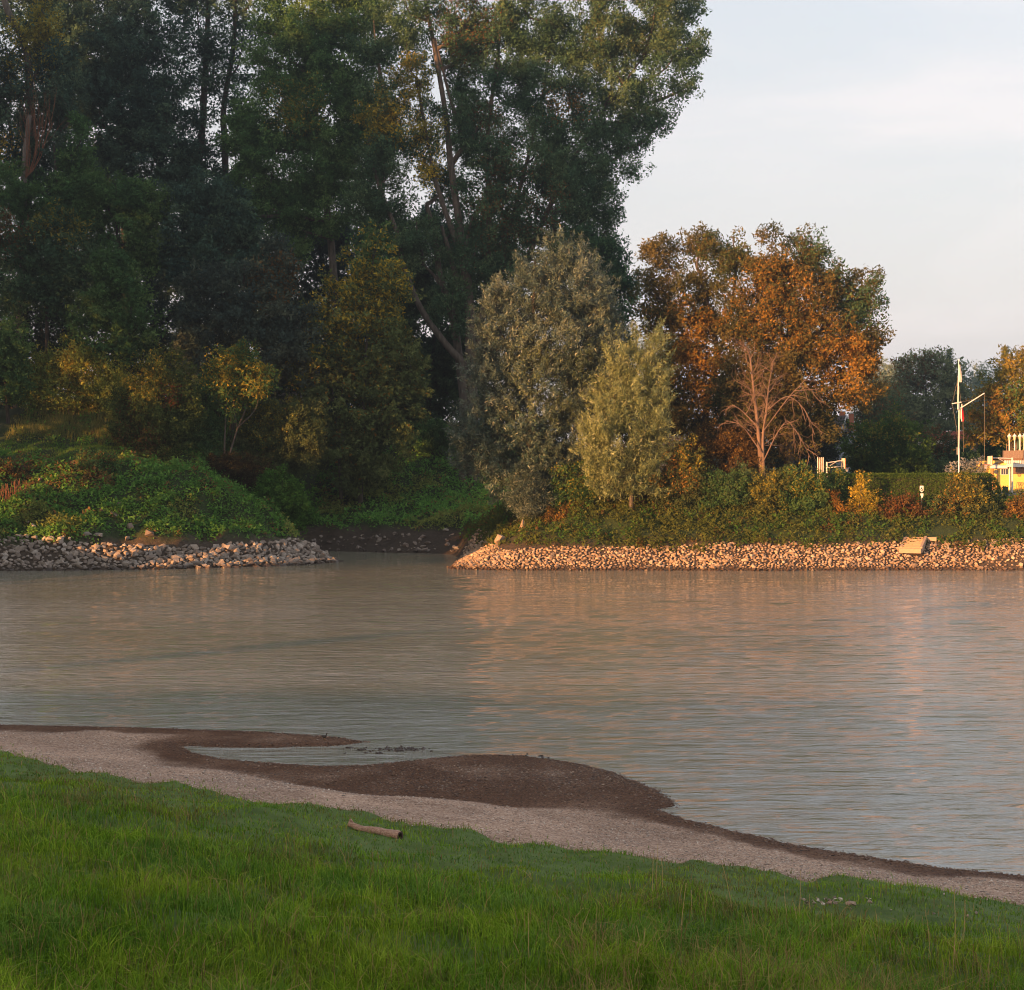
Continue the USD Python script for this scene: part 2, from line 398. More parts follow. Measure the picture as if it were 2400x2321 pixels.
# ------------------------------------------------------------------ near bank: gravel beach and meadow
water_px = [(-900, 1672), (-400, 1690), (0, 1700), (300, 1706), (600, 1716), (770, 1727), (860, 1740), (780, 1748), (600, 1752), (500, 1752), (408, 1745), (440, 1762), (500, 1778), (600, 1788), (750, 1797), (860, 1795),
            (960, 1785), (1050, 1775), (1130, 1770), (1210, 1771), (1300, 1783), (1370, 1795), (1430, 1810), (1480, 1832), (1530, 1850), (1582, 1888), (1520, 1895), (1600, 1920), (1700, 1945), (1850, 1980), (2000, 2005),
            (2200, 2035), (2400, 2054), (2700, 2090), (3200, 2150)]
edge_px = [(-900, 1700), (-400, 1728), (0, 1765), (100, 1790), (200, 1808), (350, 1835), (450, 1850), (550, 1870), (700, 1890), (900, 1918), (1000, 1940), (1150, 1960), (1300, 1982), (1500, 2005), (1700, 2030),
           (1900, 2060), (2050, 2073), (2200, 2090), (2400, 2112), (2800, 2150), (3400, 2205)]
EDGE_Z = 0.95
wl = [tuple(S(*p)) for p in water_px]
el = [tuple(S(*p, EDGE_Z)) for p in edge_px]
beach_land = sg.Polygon([(-400, wl[0][1] + 6), *wl, (60, 18), (400, -60), (400, -400), (-400, -400)]).buffer(0)
edge_line = sg.LineString([(-400, el[0][1] + 4), *el, (80, 10), (300, -60)])
meadow_poly = sg.Polygon([(-400, el[0][1] + 4), *el, (80, 10), (300, -60), (300, -400), (-400, -400)]).buffer(0)
bx_ = np.concatenate([np.arange(-380, -60, 16), np.arange(-60, -24, 2), np.arange(-24, 22, 0.3), np.arange(22, 60, 2), np.arange(60, 380, 16)]).astype(float)
by_ = np.concatenate([np.arange(-300, -20, 14), np.arange(-20, 24, 2), np.arange(24, 68, 0.28), np.arange(68, 80, 2)]).astype(float)
BX, BY = np.meshgrid(bx_, by_, indexing='ij')
bp = np.stack([BX.ravel(), BY.ravel()], 1)


def beach_height(p):
    sp = shapely.points(p)
    inside = shapely.contains(beach_land, sp)
    dw = shapely.distance(sp, beach_land.exterior)
    de = shapely.distance(sp, edge_line)
    inm = shapely.contains(meadow_poly, sp)
    p3 = np.column_stack([p, np.zeros(len(p))])
    t = dw / (dw + de + 1e-9)
    zb = EDGE_Z * (t ** 1.25) * np.clip(dw / 3.0, 0, 1) ** 0.25
    zb = zb + (fbm(p3 * 0.5, 3, 21) - 0.5) * 0.16 * np.clip(dw / 1.5, 0, 1) + (fbm(p3 * 2.2, 2, 5) - 0.5) * 0.035 * np.clip(dw / 0.4, 0, 1)
    for (cx_, cy_), rx_, ry_, am in ((S(1250, 1818, 0.15), 7.5, 3.8, 0.75), (S(620, 1795, 0.15), 6.0, 0.9, 0.10)):
        zb = zb - am * np.exp(-((p[:, 0] - cx_) / rx_) ** 2 - ((p[:, 1] - cy_) / ry_) ** 2) * np.clip(dw / 0.8, 0, 1) * np.clip((zb - 0.05) / 0.2, 0, 1)
    zb = np.where(inside, np.where(inm, EDGE_Z - 0.08 + 0.1 * de, np.minimum(zb, 0.02 + dw * 0.16)), -np.minimum(1.2, dw * 0.10))
    zb = np.where(inside & ~inm, np.maximum(zb, np.minimum(0.02 + dw * 0.10, 0.055)), zb)
    return zb, inm, de


def meadow_rise(p, de):
    p3 = np.column_stack([p, np.zeros(len(p))])
    lump = (fbm(p3 * 0.33, 3, 41) - 0.5) * 0.7 * np.clip(de / 6, 0, 1) + (fbm(p3 * 1.3, 3, 43) - 0.5) * 0.16 * np.clip(de / 1.5, 0, 1)
    return EDGE_Z + 0.02 + np.clip(de / 0.5, 0, 1) * 0.05 + 0.150 * de + 0.0010 * de ** 2 + lump


zb, inm, de = beach_height(bp)
zb = np.where(inm, np.where(de > 1.2, -1.0, zb), zb)
put('/World', 'gravel_beach', (np.column_stack([bp, zb]), grid_faces(len(bx_), len(by_))), gravel_mat, smooth=True, kind='structure', label='gravel beach with a long spit beside the river', category='beach')
beach_fn = RegularGridInterpolator((bx_, by_), zb.reshape(BX.shape), bounds_error=False, fill_value=None)

# meadow sheet: rows that follow the edge of the grass
ex = np.concatenate([np.arange(-300, -60, 12), np.arange(-60, -26, 2), np.arange(-26, 22, 0.3), np.arange(22, 70, 3)]).astype(float)
elp = np.array([(-400, el[0][1] + 4), *el, (80, 10), (300, -60)])
ey = np.interp(ex, elp[:, 0], elp[:, 1])
p0 = np.column_stack([ex, ey])
p3 = np.column_stack([ex, ey, np.zeros(len(ex))])
wob = (fbm(p3 * 0.9, 4, 77) - 0.5) * 2.2 + (fbm(p3 * 3.1, 2, 71) - 0.5) * 0.7
vv = np.concatenate([[0], np.geomspace(0.15, 60, 110), [100, 200]])
mp = np.stack([np.repeat(ex, len(vv)), ((ey + wob)[:, None] - vv[None, :]).ravel()], 1)
mde = shapely.distance(shapely.points(mp), sg.LineString(np.column_stack([ex, ey + wob])))
mz = np.minimum(meadow_rise(mp, mde), 9.0 + 0.01 * mde)
first = np.tile(vv, len(ex)) == 0
mz[first] = EDGE_Z - 0.45
put('/World', 'meadow', (np.column_stack([mp, mz]), grid_faces(len(ex), len(vv))[:, ::-1]), meadow_mat, smooth=True, kind='structure', label='grassy slope falling to the gravel beach', category='meadow')
edge_wob = sg.LineString(np.column_stack([ex, ey + wob]))
meadow_in = sg.Polygon(list(zip(ex, ey + wob)) + [(70, -300), (-300, -300)]).buffer(0)


def meadow_height(p):
    d_ = shapely.distance(shapely.points(p), edge_wob)
    return np.minimum(meadow_rise(p, d_), 9.0 + 0.01 * d_), d_


# ------------------------------------------------------------------ water
def ripples(p):
    """Height of the river's surface at the points p (x, y)."""
    q = np.column_stack([p[:, 0] * 0.38 + 0.05 * p[:, 1], p[:, 1] * 1.35, np.zeros(len(p))])
    q2 = np.column_stack([p[:, 0] * 1.0 - 0.10 * p[:, 1], p[:, 1] * 3.1, np.full(len(p), 3.3)])
    q3 = np.column_stack([p[:, 0] * 0.8, p[:, 1] * 3.8, np.full(len(p), 7.7)])
    lane = np.column_stack([p[:, 0] * 0.020, p[:, 1] * 0.07, np.full(len(p), 1.1)])
    amp = 0.80 + 0.45 * np.clip((fbm(lane, 3, 8) - 0.32) / 0.36, 0, 1)
    calm = np.clip(shapely.distance(shapely.points(p), land) / 6.0, 0.25, 1) * np.clip(shapely.distance(shapely.points(p), beach_land) / 3.0, 0.6, 1)
    return amp * calm * ((fbm(q, 2, 61) - 0.5) * RIP[0] + (fbm(q2, 2, 62) - 0.5) * RIP[1] + (noise(q3, 63) - 0.5) * RIP[2])


RIP = (0.05, 0.04, 0.02)
wy = np.concatenate([[12, 20, 26], np.geomspace(34, 172, 300), np.linspace(174, 215, 24), [260, 330]])
wu = np.concatenate([[-14, -3, -1.2, -0.6], np.linspace(-0.36, 0.36, 140), [0.6, 1.2, 3, 14]])
wp = np.stack([(wu[None, :] * wy[:, None]).ravel(), np.repeat(wy, len(wu))], 1)
wz = ripples(wp)
put('/World', 'river', (np.column_stack([wp, wz]), grid_faces(len(wy), len(wu))[:, ::-1]), water_mat, smooth=True, kind='structure', label='rippled brown river between the two banks', category='river')
# ------------------------------------------------------------------ stones
SR = np.random.default_rng(11)


def stone_shape(rng, n=13, angular=0.25):
    p = norm(rng.normal(size=(n, 3))) * (1 - angular * rng.random((n, 1)))
    h = trimesh.convex.convex_hull(p)
    return np.array(h.vertices), np.array(h.faces)


SHAPES = [stone_shape(SR) for _ in range(40)]
PEBBLE = [stone_shape(SR, 9, 0.1) for _ in range(8)]


def place_stone(rng, pos, size, flat=0.62, tilt=0.5):
    v, f = SHAPES[rng.integers(len(SHAPES))]
    s = size * 0.5 * np.array([1.0 + 0.35 * rng.random(), 0.75 + 0.35 * rng.random(), flat + 0.3 * rng.random()])
    q = Gf.Rotation(Gf.Vec3d(*[float(c) for c in rng.normal(size=3)]), float(rng.normal() * tilt * 57)) * Gf.Rotation(Gf.Vec3d(0, 0, 1), float(rng.random() * 360))
    m = np.array(Gf.Matrix3d(q)).T
    return (v * s) @ m.T + pos, f


def riprap(name, label, area, spacing, sizes, tones, rng, parts_max=300, lift=0.12, skip=None, category='stone embankment'):
    """Stones laid over the bank inside the outline AREA (x, y)."""
    poly = sg.Polygon(area)
    x0, y0, x1, y1 = poly.bounds
    n = int((x1 - x0) * (y1 - y0) / spacing ** 2 * 6)
    c = rng.random((n, 2)) * [x1 - x0, y1 - y0] + [x0, y0]
    c = c[shapely.contains(poly, shapely.points(c))]
    keep, cell = [], {}
    for p in c:
        k = (int(p[0] // spacing), int(p[1] // spacing))
        if any(np.hypot(*(p - o)) < spacing for a in (-1, 0, 1) for b in (-1, 0, 1) for o in cell.get((k[0] + a, k[1] + b), ())):
            continue
        if skip is not None and skip(p):
            continue
        cell.setdefault(k, []).append(p)
        keep.append(p)
    keep = np.array(keep)
    h = far_height(keep)
    root = thing(name, label, category, (keep[:, 0].mean(), keep[:, 1].min(), 0))
    stones = []
    for p, z_ in zip(keep, h):
        s = sizes[0] + (sizes[1] - sizes[0]) * rng.random() ** 1.8
        v, f = place_stone(rng, np.array([p[0], p[1], z_ + lift * s + 0.02]), s)
        t = tones[rng.integers(len(tones))] * (0.75 + 0.5 * rng.random())
        on_screen = abs(p[0]) / p[1] < 0.335
        stones.append((s / p[1] * (1 if on_screen else 0.01), v, f, np.tile(t, (len(v), 1))))
    stones.sort(key=lambda a: -a[0])
    for s in stones[:parts_max]:
        put(root, 'stone', s[1:3], stone_mat, col=s[3])
    rest = stones[parts_max:]
    if rest:
        put(root, 'loose_stones', cat([s[1:3] for s in rest]), stone_mat, col=np.vstack([s[3] for s in rest]), kind='stuff')
    return root


warm = [np.array(c) for c in ((0.38, 0.275, 0.19), (0.32, 0.225, 0.15), (0.44, 0.335, 0.24), (0.28, 0.195, 0.135), (0.36, 0.25, 0.16))]
grey = [np.array(c) for c in ((0.34, 0.285, 0.235), (0.29, 0.24, 0.195), (0.39, 0.335, 0.28), (0.26, 0.21, 0.17), (0.32, 0.265, 0.215))]
dull = [np.array(c) for c in ((0.20, 0.15, 0.12), (0.15, 0.12, 0.10), (0.26, 0.20, 0.16))]

steps_at = W(2128, 1293, 165.6)
right_shore = [p for p in shore if p[0] > -6.9 and p[1] < 166] + [(62, 161.5)]


dn = norm(np.array([-0.40, -0.92, 0]))
sd_ = np.array([-dn[1], dn[0], 0])
tp = W(2146, 1277, 168.0)


def off_steps(p):
    e = np.array([p[0], p[1], 0]) - tp * [1, 1, 0]
    return abs(e @ sd_) < 1.25 and -1.2 < e @ dn < 3.75



up = [(58, 167.2), (48, 167.0), (44.5, 168.2), (42.5, 167.0), (38, 166.6), (30, 166.9), (22, 166.4), (14, 166.2), (8, 166.2), (3, 166.5), (0.5, 167.5), (-1.5, 170), (-2.2, 174), (-1.8, 180), (-2.4, 187), (-4.2, 191)]
riprap('rock_embankment', 'long bank of sunlit rounded stones along the foot of the right bank', [(a, b - 0.4) for a, b in right_shore] + up + [(-5.9, 188), (-6.0, 180), (-6.3, 176), (-7.1, 164.5)], 0.30, (0.28, 0.66), warm, np.random.default_rng(3), skip=off_steps)
left_shore = [p for p in shore if p[0] < -19 and p[1] < 178.5]
left_up = [(-19.8, 178.5), (-22.6, 184), (-24.5, 183), (-27, 177.0), (-31, 172.6), (-36, 169.6), (-42, 167.6), (-47, 166.2), (-58, 165.4)]
riprap('rock_embankment', 'shaded bank of big angular boulders below the green mound on the left', [(a, b - 0.5) for a, b in [(-58, 160.2)] + left_shore] + left_up, 0.42, (0.45, 1.2), grey, np.random.default_rng(4), lift=0.10)
# two pale boulders on top of the right spit, and stones in the mud of the inlet
br = np.random.default_rng(5)
for i, (px, py, d, s, lab) in enumerate([(1172, 1262, 171.5, 1.5, 'upright pointed pale boulder on top of the rocky spit'), (1222, 1238, 174.5, 1.7, 'pale slanting boulder beside the green cover of the rocky spit')]):
    p = W(px, py, d)
    p[2] = ground(p[0], p[1]) + 0.45
    v, f = place_stone(br, p, s, 0.95, 0.15)
    tag(UsdGeom.Mesh.Get(stage, put('/World', 'boulder', (v, f), stone_mat, col=np.tile(warm[0] * 0.95, (len(v), 1)))), lab, 'boulder')
mud = thing('stone_scatter', 'pale stones lying in the dark mud along the inlet shore', 'stones', (*S(880, 1290), 0))
for i in range(120):
    px = 715 + 365 * br.random()
    py = 1294 - 30 * br.random() ** 2.2 if br.random() < 0.75 else 1262 + 20 * br.normal() * 0.3
    p = on_bank(px, py)
    s = 0.25 + 0.75 * br.random() ** 2.2
    v, f = place_stone(br, np.array([p[0], p[1], ground(p[0], p[1]) + 0.1 * s]), s)
    put(mud, 'stone', (v, f), stone_mat, col=np.tile((grey[i % 5] if br.random() < 0.6 else dull[i % 3]) * (0.8 + 0.4 * br.random()), (len(v), 1)))
slope = thing('stone_scatter', 'single boulders showing among the plants of the left mound', 'stones', (*W(270, 1180, 175)[:2], 5))
for px, py, s, t in [(105, 1088, 2.0, (0.22, 0.11, 0.07)), (178, 1090, 1.7, (0.17, 0.10, 0.07)), (192, 1088, 1.2, (0.20, 0.11, 0.08)), (95, 1130, 1.0, (0.34, 0.22, 0.15)), (282, 1186, 1.5, (0.28, 0.21, 0.16)), (268, 1210, 1.5, (0.30, 0.23, 0.18)), (240, 1200, 1.1, (0.20, 0.17, 0.15)),
                     (305, 1240, 1.5, (0.36, 0.27, 0.2)), (80, 1237, 1.1, (0.5, 0.44, 0.38)), (65, 1228, 0.8, (0.5, 0.44, 0.38)), (55, 1098, 1.4, (0.12, 0.08, 0.06)), (230, 1262, 1.3, (0.46, 0.4, 0.34)), (205, 1255, 1.2, (0.46, 0.4, 0.34)), (297, 1268, 1.2, (0.38, 0.3, 0.22)), (350, 1258, 2.0, (0.25, 0.2, 0.17))]:
    p = on_bank(px, py)
    v, f = place_stone(br, p + [0, -0.1, 0.12], s * 0.8, 0.6, 0.25)
    put(slope, 'stone', (v, f), stone_mat, col=np.tile(np.array(t) * 0.62, (len(v), 1)))

# ------------------------------------------------------------------ leaves and trees
DKG = [(0.03, 0.065, 0.054), (0.054, 0.103, 0.072), (0.088, 0.142, 0.084)]       # dark blue-green
MIDG = [(0.043, 0.1, 0.038), (0.073, 0.147, 0.049), (0.125, 0.206, 0.067)]
POPG = [(0.039, 0.083, 0.045), (0.068, 0.127, 0.062), (0.117, 0.172, 0.078)]
OLIVE = [(0.050, 0.074, 0.030), (0.082, 0.110, 0.042), (0.128, 0.148, 0.056)]
SILV = [(0.050, 0.078, 0.054), (0.085, 0.120, 0.084), (0.150, 0.180, 0.128)]
PALE = [(0.115, 0.150, 0.055), (0.170, 0.205, 0.080), (0.235, 0.26, 0.11)]
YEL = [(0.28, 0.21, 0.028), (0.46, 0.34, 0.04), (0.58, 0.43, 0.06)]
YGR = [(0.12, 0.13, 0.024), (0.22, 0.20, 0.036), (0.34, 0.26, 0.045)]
ORA = [(0.14, 0.090, 0.022), (0.235, 0.138, 0.030), (0.36, 0.20, 0.040)]
BRN = [(0.075, 0.052, 0.022), (0.125, 0.080, 0.032), (0.18, 0.105, 0.040)]
RED = [(0.095, 0.038, 0.020), (0.15, 0.055, 0.026), (0.19, 0.08, 0.03)]
BRG = [(0.030, 0.080, 0.016), (0.055, 0.135, 0.024), (0.085, 0.180, 0.035)]
TOTAL = [0]


def pal(p, t):
    """Palette P (three colours) at t in [0, 1]."""
    p = np.array(p)
    return np.stack([np.interp(t, [0, 0.5, 1], p[:, k]) for k in range(3)], -1)


def leaf_quads(rng, pos, axis, nrm, size, slim=0.62, tri=False):
    """A bent four-cornered leaf at each point: AXIS is the way it grows, NRM its upper side."""
    side = norm(np.cross(axis, nrm))
    nrm = np.cross(side, axis)
    L = size[:, None]
    if tri:
        v = np.stack([pos - side * L * slim * 0.5, pos + side * L * slim * 0.5, pos + axis * L * 1.05 - nrm * L * 0.1], 1)
        f = np.arange(len(pos) * 3).reshape(-1, 3)
        return v.reshape(-1, 3), f
    v = np.stack([pos, pos + axis * L * 0.42 + side * L * slim * 0.5 + nrm * L * 0.13, pos + axis * L - nrm * L * 0.08, pos + axis * L * 0.42 - side * L * slim * 0.5 + nrm * L * 0.13], 1)
    k = np.arange(len(pos))[:, None] * 4
    f = np.concatenate([k + [0, 1, 2], k + [0, 2, 3]], 0)
    return v.reshape(-1, 3), f


def crown(rng, lobes, leaf=0.34, lai=4.0, per=46, up=0.35, droop=0.0, shoot=1.5, spread=1.8, gap=0.36, palette=DKG, accents=(), slim=0.62, tri=True, wobble=0.55, jitter=0.20, shell=0.68, seed=0):
    """Leaves for ellipsoid LOBES [(centre, radii)]; returns vertices, faces, colours and the clump centres."""
    P, AX, NR, SZ, CO, CEN = [], [], [], [], [], []
    for li, (c, r) in enumerate(lobes):
        c, r = np.asarray(c, float), np.asarray(r, float)
        area = math.pi * r[0] * r[2]
        n = area * lai / (0.5 * slim * leaf * leaf * 0.62) * (0.5 if tri is None else 1)
        per_ = per * 1.7
        nc = max(5, int(n / per_))
        d = norm(rng.normal(size=(nc, 3)))
        rad = np.where(rng.random(nc) < shell, 0.62 + 0.38 * rng.random(nc) ** 0.7, rng.random(nc) ** (1 / 3) * 0.75)
        rad = rad * (1 - wobble * 0.5 + wobble * fbm(d * 2.1 + li * 7.7 + seed, 3, 17 + seed))
        cen = c + d * rad[:, None] * r
        keep = fbm(cen * (0.42 / max(leaf, 0.2) * 0.45) + seed, 3, 31 + seed) > gap
        cen, d = cen[keep], d[keep]
        nc = len(cen)
        if nc == 0:
            continue
        out = norm(d / r)
        ax = norm(out * 0.75 + np.array([0, 0, up]) + rng.normal(size=(nc, 3)) * 0.35)
        k = np.maximum(8, (per_ * (0.5 + rng.random(nc))).astype(int))
        idx = np.repeat(np.arange(nc), k)
        m = len(idx)
        t = rng.random(m)
        L = shoot * (0.6 + 0.8 * rng.random(nc)) * leaf * 3.2
        w = leaf * spread
        pos = cen[idx] + ax[idx] * ((t - 0.35) * L[idx])[:, None] + norm(rng.normal(size=(m, 3))) * [1, 1, 0.8] * (w * 1.75 * (1.15 - 0.6 * t) * rng.random(m) ** 0.4)[:, None]
        a = norm(ax[idx] * 0.55 + rng.normal(size=(m, 3)) * 0.75 - np.array([0, 0, droop]))
        nn = norm(rng.normal(size=(m, 3)) * 0.5 + out[idx] * 0.65 + np.array([0, 0, 0.7]))
        ct = np.clip(0.5 + 1.6 * (fbm(cen * 0.22 + 3.1 * li + seed, 3, 5) - 0.5) + rng.normal(size=nc) * 0.22, 0, 1)
        col = pal(palette, np.clip(ct[idx] + rng.normal(size=m) * 0.11, 0, 1))
        for ac, ar, ap, prob in accents:
            ac = np.asarray(ac, float)
            dd = np.linalg.norm((cen - ac) / np.asarray(ar, float), axis=1) + rng.normal(size=nc) * 0.15
            pr = np.clip((1.25 - dd) / 0.5, 0, 1) * prob
            hit = rng.random(m) < (pr * (0.45 + 1.1 * rng.random(nc)))[idx]
            col[hit] = pal(ap, np.clip(ct[idx][hit] * 0.7 + 0.3 * rng.random(hit.sum()), 0, 1))
        col = col * (1 + jitter * rng.normal(size=(m, 1))).clip(0.45, 1.8)
        P.append(pos), AX.append(a), NR.append(nn), SZ.append(leaf * (0.6 + 0.75 * rng.random(m))), CO.append(col), CEN.append(cen)
    pos, a, nn, sz, col, cen = (np.concatenate(x) for x in (P, AX, NR, SZ, CO, CEN))
    v, f = leaf_quads(rng, pos, a, nn, sz, slim, tri)
    TOTAL[0] += len(f)
    return v, f, np.repeat(col, 3 if tri else 4, axis=0), cen


def px_lobes(lobes, d, deep=0.85):
    """Lobes (px, py, rx, ry[, nearer by metres]) of the photograph at depth d."""
    out = []
    for l in lobes:
        dd = d - (l[4] if len(l) > 4 else 0)
        s = dd / FPX
        out.append((W(l[0], l[1], dd), np.array([l[2] * s, max(l[2], 0.6 * l[3]) * s * deep, l[3] * s])))
    return out


def px_line(pts, d, n=6):
    return curve([W(p[0], p[1], d - (p[2] if len(p) > 2 else 0)) for p in pts], n)


def limb_mesh(line, r0, r1, sides=7):
    t = np.linspace(0, 1, len(line))
    return tube(line, r0 + (r1 - r0) * t ** 0.8, sides)


def tree(name, label, cat_, d, base, lobes, group=None, trunks=(), r=0.5, mat=None, bark_=None, limbs=True, deep=0.85, seed=0, accents=(), twigs=60, crown_name='crown', **kw):
    """base: pixel of the foot; lobes in pixels; trunks: [(points in pixels, start radius, end radius)]."""
    rng = np.random.default_rng(1000 + seed)
    L = px_lobes(lobes, d, deep)
    b = W(base[0], base[1], d)
    b[2] = ground(b[0], b[1])
    root = thing(name, label, cat_, b, group)
    acc = [(W(a[0], a[1], d - (a[5] if len(a) > 5 else 0)), np.array([a[2] * d / FPX, 50.0 if len(a) < 7 else a[6], a[2] * d / FPX]), a[3], a[4]) for a in accents]
    v, f, col, cen = crown(rng, L, accents=acc, seed=seed, **kw)
    put(root, crown_name, (v, f), mat or leaf_mat, col=col)
    bk = bark_ or bark_mat
    if not trunks:
        top = np.mean([c for c, _ in L], axis=0)
        hi = max(c[2] for c, _ in L)
        mid = np.array([(b[0] + top[0]) / 2, (b[1] + top[1]) / 2, b[2] + 0.4 * (hi - b[2])])
        main = curve([b - [0, 0, 0.6], mid, [top[0], top[1], hi]], 8)
        put(root, 'trunk', limb_mesh(main, r, r * 0.25), bk, smooth=True)
        lines = [main]
    else:
        lines = []
        for i, (pts, ra, rb) in enumerate(trunks):
            line = px_line(pts, d)
            if i == 0:
                line = np.vstack([[line[0][0], line[0][1], min(line[0][2], ground(line[0][0], line[0][1]) - 0.6)], line])
            lines.append(line)
            put(root, 'trunk' if i == 0 else 'limb', limb_mesh(line, ra, rb), bk, smooth=True)
    if limbs:
        allp = np.vstack(lines)
        for c, rr in L:
            below = allp[allp[:, 2] < c[2] - 0.15 * rr[2]]
            s = below if len(below) else allp[:1]
            s = s[np.argmin(np.linalg.norm((s - c) * [1, 1, 0.55], axis=1))]
            mid = (s + c) / 2 + np.array([0, 0, -0.06 * np.linalg.norm(c - s)]) + rng.normal(size=3) * 0.3
            line = curve([s, mid, c, c + (c - mid) * 0.5 + [0, 0, rr[2] * 0.3]], 5)
            put(root, 'limb', limb_mesh(line, r * 0.42, r * 0.08, 6), bk, smooth=True)
            allp = np.vstack([allp, line])
        if twigs:
            tw = []
            for c in cen[rng.permutation(len(cen))[:twigs]]:
                s = allp[np.argmin(np.linalg.norm(allp - c, axis=1))]
                m_ = (s + c) / 2 + rng.normal(size=3) * 0.15 - [0, 0, 0.1]
                tw.append(limb_mesh(curve([s, m_, c], 3), r * 0.10, r * 0.03, 4))
            put(root, 'twigs', cat(tw), bk, smooth=True, kind='stuff')
    return root


def branching(rng, start, direction, length, radius, depth, spread=0.55, rise=0.15, out=None, level=0, kids=(3, 5), wander=0.16):
    """A bare branch and its own branches: list of (level, vertices, faces)."""
    n = 6
    p, dvec, line = np.array(start, float), norm(np.array(direction, float)), [np.array(start, float)]
    for _ in range(n):
        dvec = norm(dvec + rng.normal(size=3) * wander + np.array([0, 0, rise * 0.25]))
        p = p + dvec * length / n
        line.append(p)
    line = np.array(line)
    out.append((level, *tube(line, radius * np.linspace(1, 0.45 if depth else 0.25, n + 1), 6 if level < 2 else 4)))
    if depth:
        for _ in range(rng.integers(kids[0], kids[1] + 1)):
            t = rng.uniform(0.25, 1.0)
            i = min(int(t * n), n - 1)
            q = line[i] + (line[i + 1] - line[i]) * (t * n - i)
            dd = norm(norm(line[i + 1] - line[i]) + rng.normal(size=3) * spread + np.array([0, 0, rise]))
            branching(rng, q, dd, length * rng.uniform(0.45, 0.75), radius * (1 - 0.5 * t) * 0.55, depth - 1, spread, rise, out, level + 1, kids, wander)
    return out


# ---- the wood on the left
tree('poplar_tree', 'tall dark blue-green poplar behind the bare twigs of the left wood', 'tree', 244, (270, 960),
     [(250, 60, 140, 190), (235, 270, 125, 170), (330, 180, 110, 180), (355, 400, 115, 120), (255, 420, 95, 100), (180, 150, 80, 150), (270, -110, 120, 130), (120, 60, 80, 120), (390, 300, 60, 120), (60, -40, 110, 100)],
     seed=1, palette=DKG, leaf=0.52, lai=3.3, tri=True, per=40, gap=0.34, r=0.9, bark_=dark_bark, trunks=[([(300, 960), (295, 600), (280, 300), (270, 60), (270, -120)], 0.9, 0.3)])
tree('poplar_tree', 'slender see-through poplar with sky gaps between the dark and the big green poplar', 'tree', 250, (470, 980),
     [(465, 60, 62, 130), (590, -10, 60, 120), (470, 240, 50, 80), (430, -40, 70, 90), (560, 150, 42, 90), (500, 170, 34, 100), (480, 400, 70, 90), (560, 400, 70, 110), (520, 520, 90, 90), (420, 440, 60, 80), (565, 260, 30, 60)],
     seed=2, palette=DKG, leaf=0.5, lai=2.6, tri=True, per=36, gap=0.40, r=0.8, bark_=dark_bark,
     trunks=[([(455, 980), (462, 450), (474, 300), (482, 150), (492, -60)], 0.95, 0.35), ([(520, 980), (528, 400), (524, 260), (548, 100), (552, -60)], 0.7, 0.3)])
tree('poplar_tree', 'yellowing half-dead poplar with whitish top stems at the left edge', 'tree', 226, (60, 960),
     [(20, 130, 60, 90), (110, 110, 55, 60), (60, 240, 90, 120), (130, 200, 60, 110), (30, 330, 60, 80), (120, 330, 70, 90), (140, 430, 80, 90), (90, 70, 26, 40), (100, 30, 26, 36), (20, 430, 60, 60), (-60, 200, 80, 200), (170, 480, 50, 70)],
     seed=3, palette=DKG, leaf=0.46, lai=2.8, tri=True, per=36, gap=0.38, r=0.7,
     accents=[(90, 60, 65, YGR, 0.8), (60, 150, 70, YGR, 0.25), (15, 340, 40, YEL, 0.3)], bark_=bark_mat,
     trunks=[([(48, 960), (62, 500), (78, 380), (70, 250), (62, 120), (20, 30), (0, -40)], 0.85, 0.45), ([(40, 450), (20, 270), (10, 270), (-20, 290)], 0.3, 0.2), ([(74, 380), (120, 330), (160, 290)], 0.22, 0.1), ([(66, 220), (100, 120), (92, 40)], 0.22, 0.08)])
rng = np.random.default_rng(50)
b = W(58, 430, 222)
root = thing('dead_tree', 'bare reddish dead tree with a pale broken trunk in the upper left wood', 'tree', (b[0], b[1], ground(b[0], b[1])))
put(root, 'trunk', limb_mesh(np.vstack([[b[0] - 1.2, b[1], ground(b[0], b[1])], px_line([(56, 425), (60, 350), (69, 270)], 222)]), 0.5, 0.34), bark('weathered_trunk', (0.10, 0.08, 0.065), (0.26, 0.22, 0.19)), smooth=True)
out = []
for k in range(9):
    s = W(60 + k * 2.0, 418 - 2 * k, 221.5)
    t = W(66 + k * 9, 275 + 18 * abs(k - 4) * 0.35, 221)
    branching(rng, s, t - s, np.linalg.norm(t - s) * 1.05, 0.075, 2, 0.30, 0.45, out, 0, (3, 5), 0.08)
put(root, 'branches', cat([o[1:] for o in out]), twig_mat, smooth=True, kind='stuff')

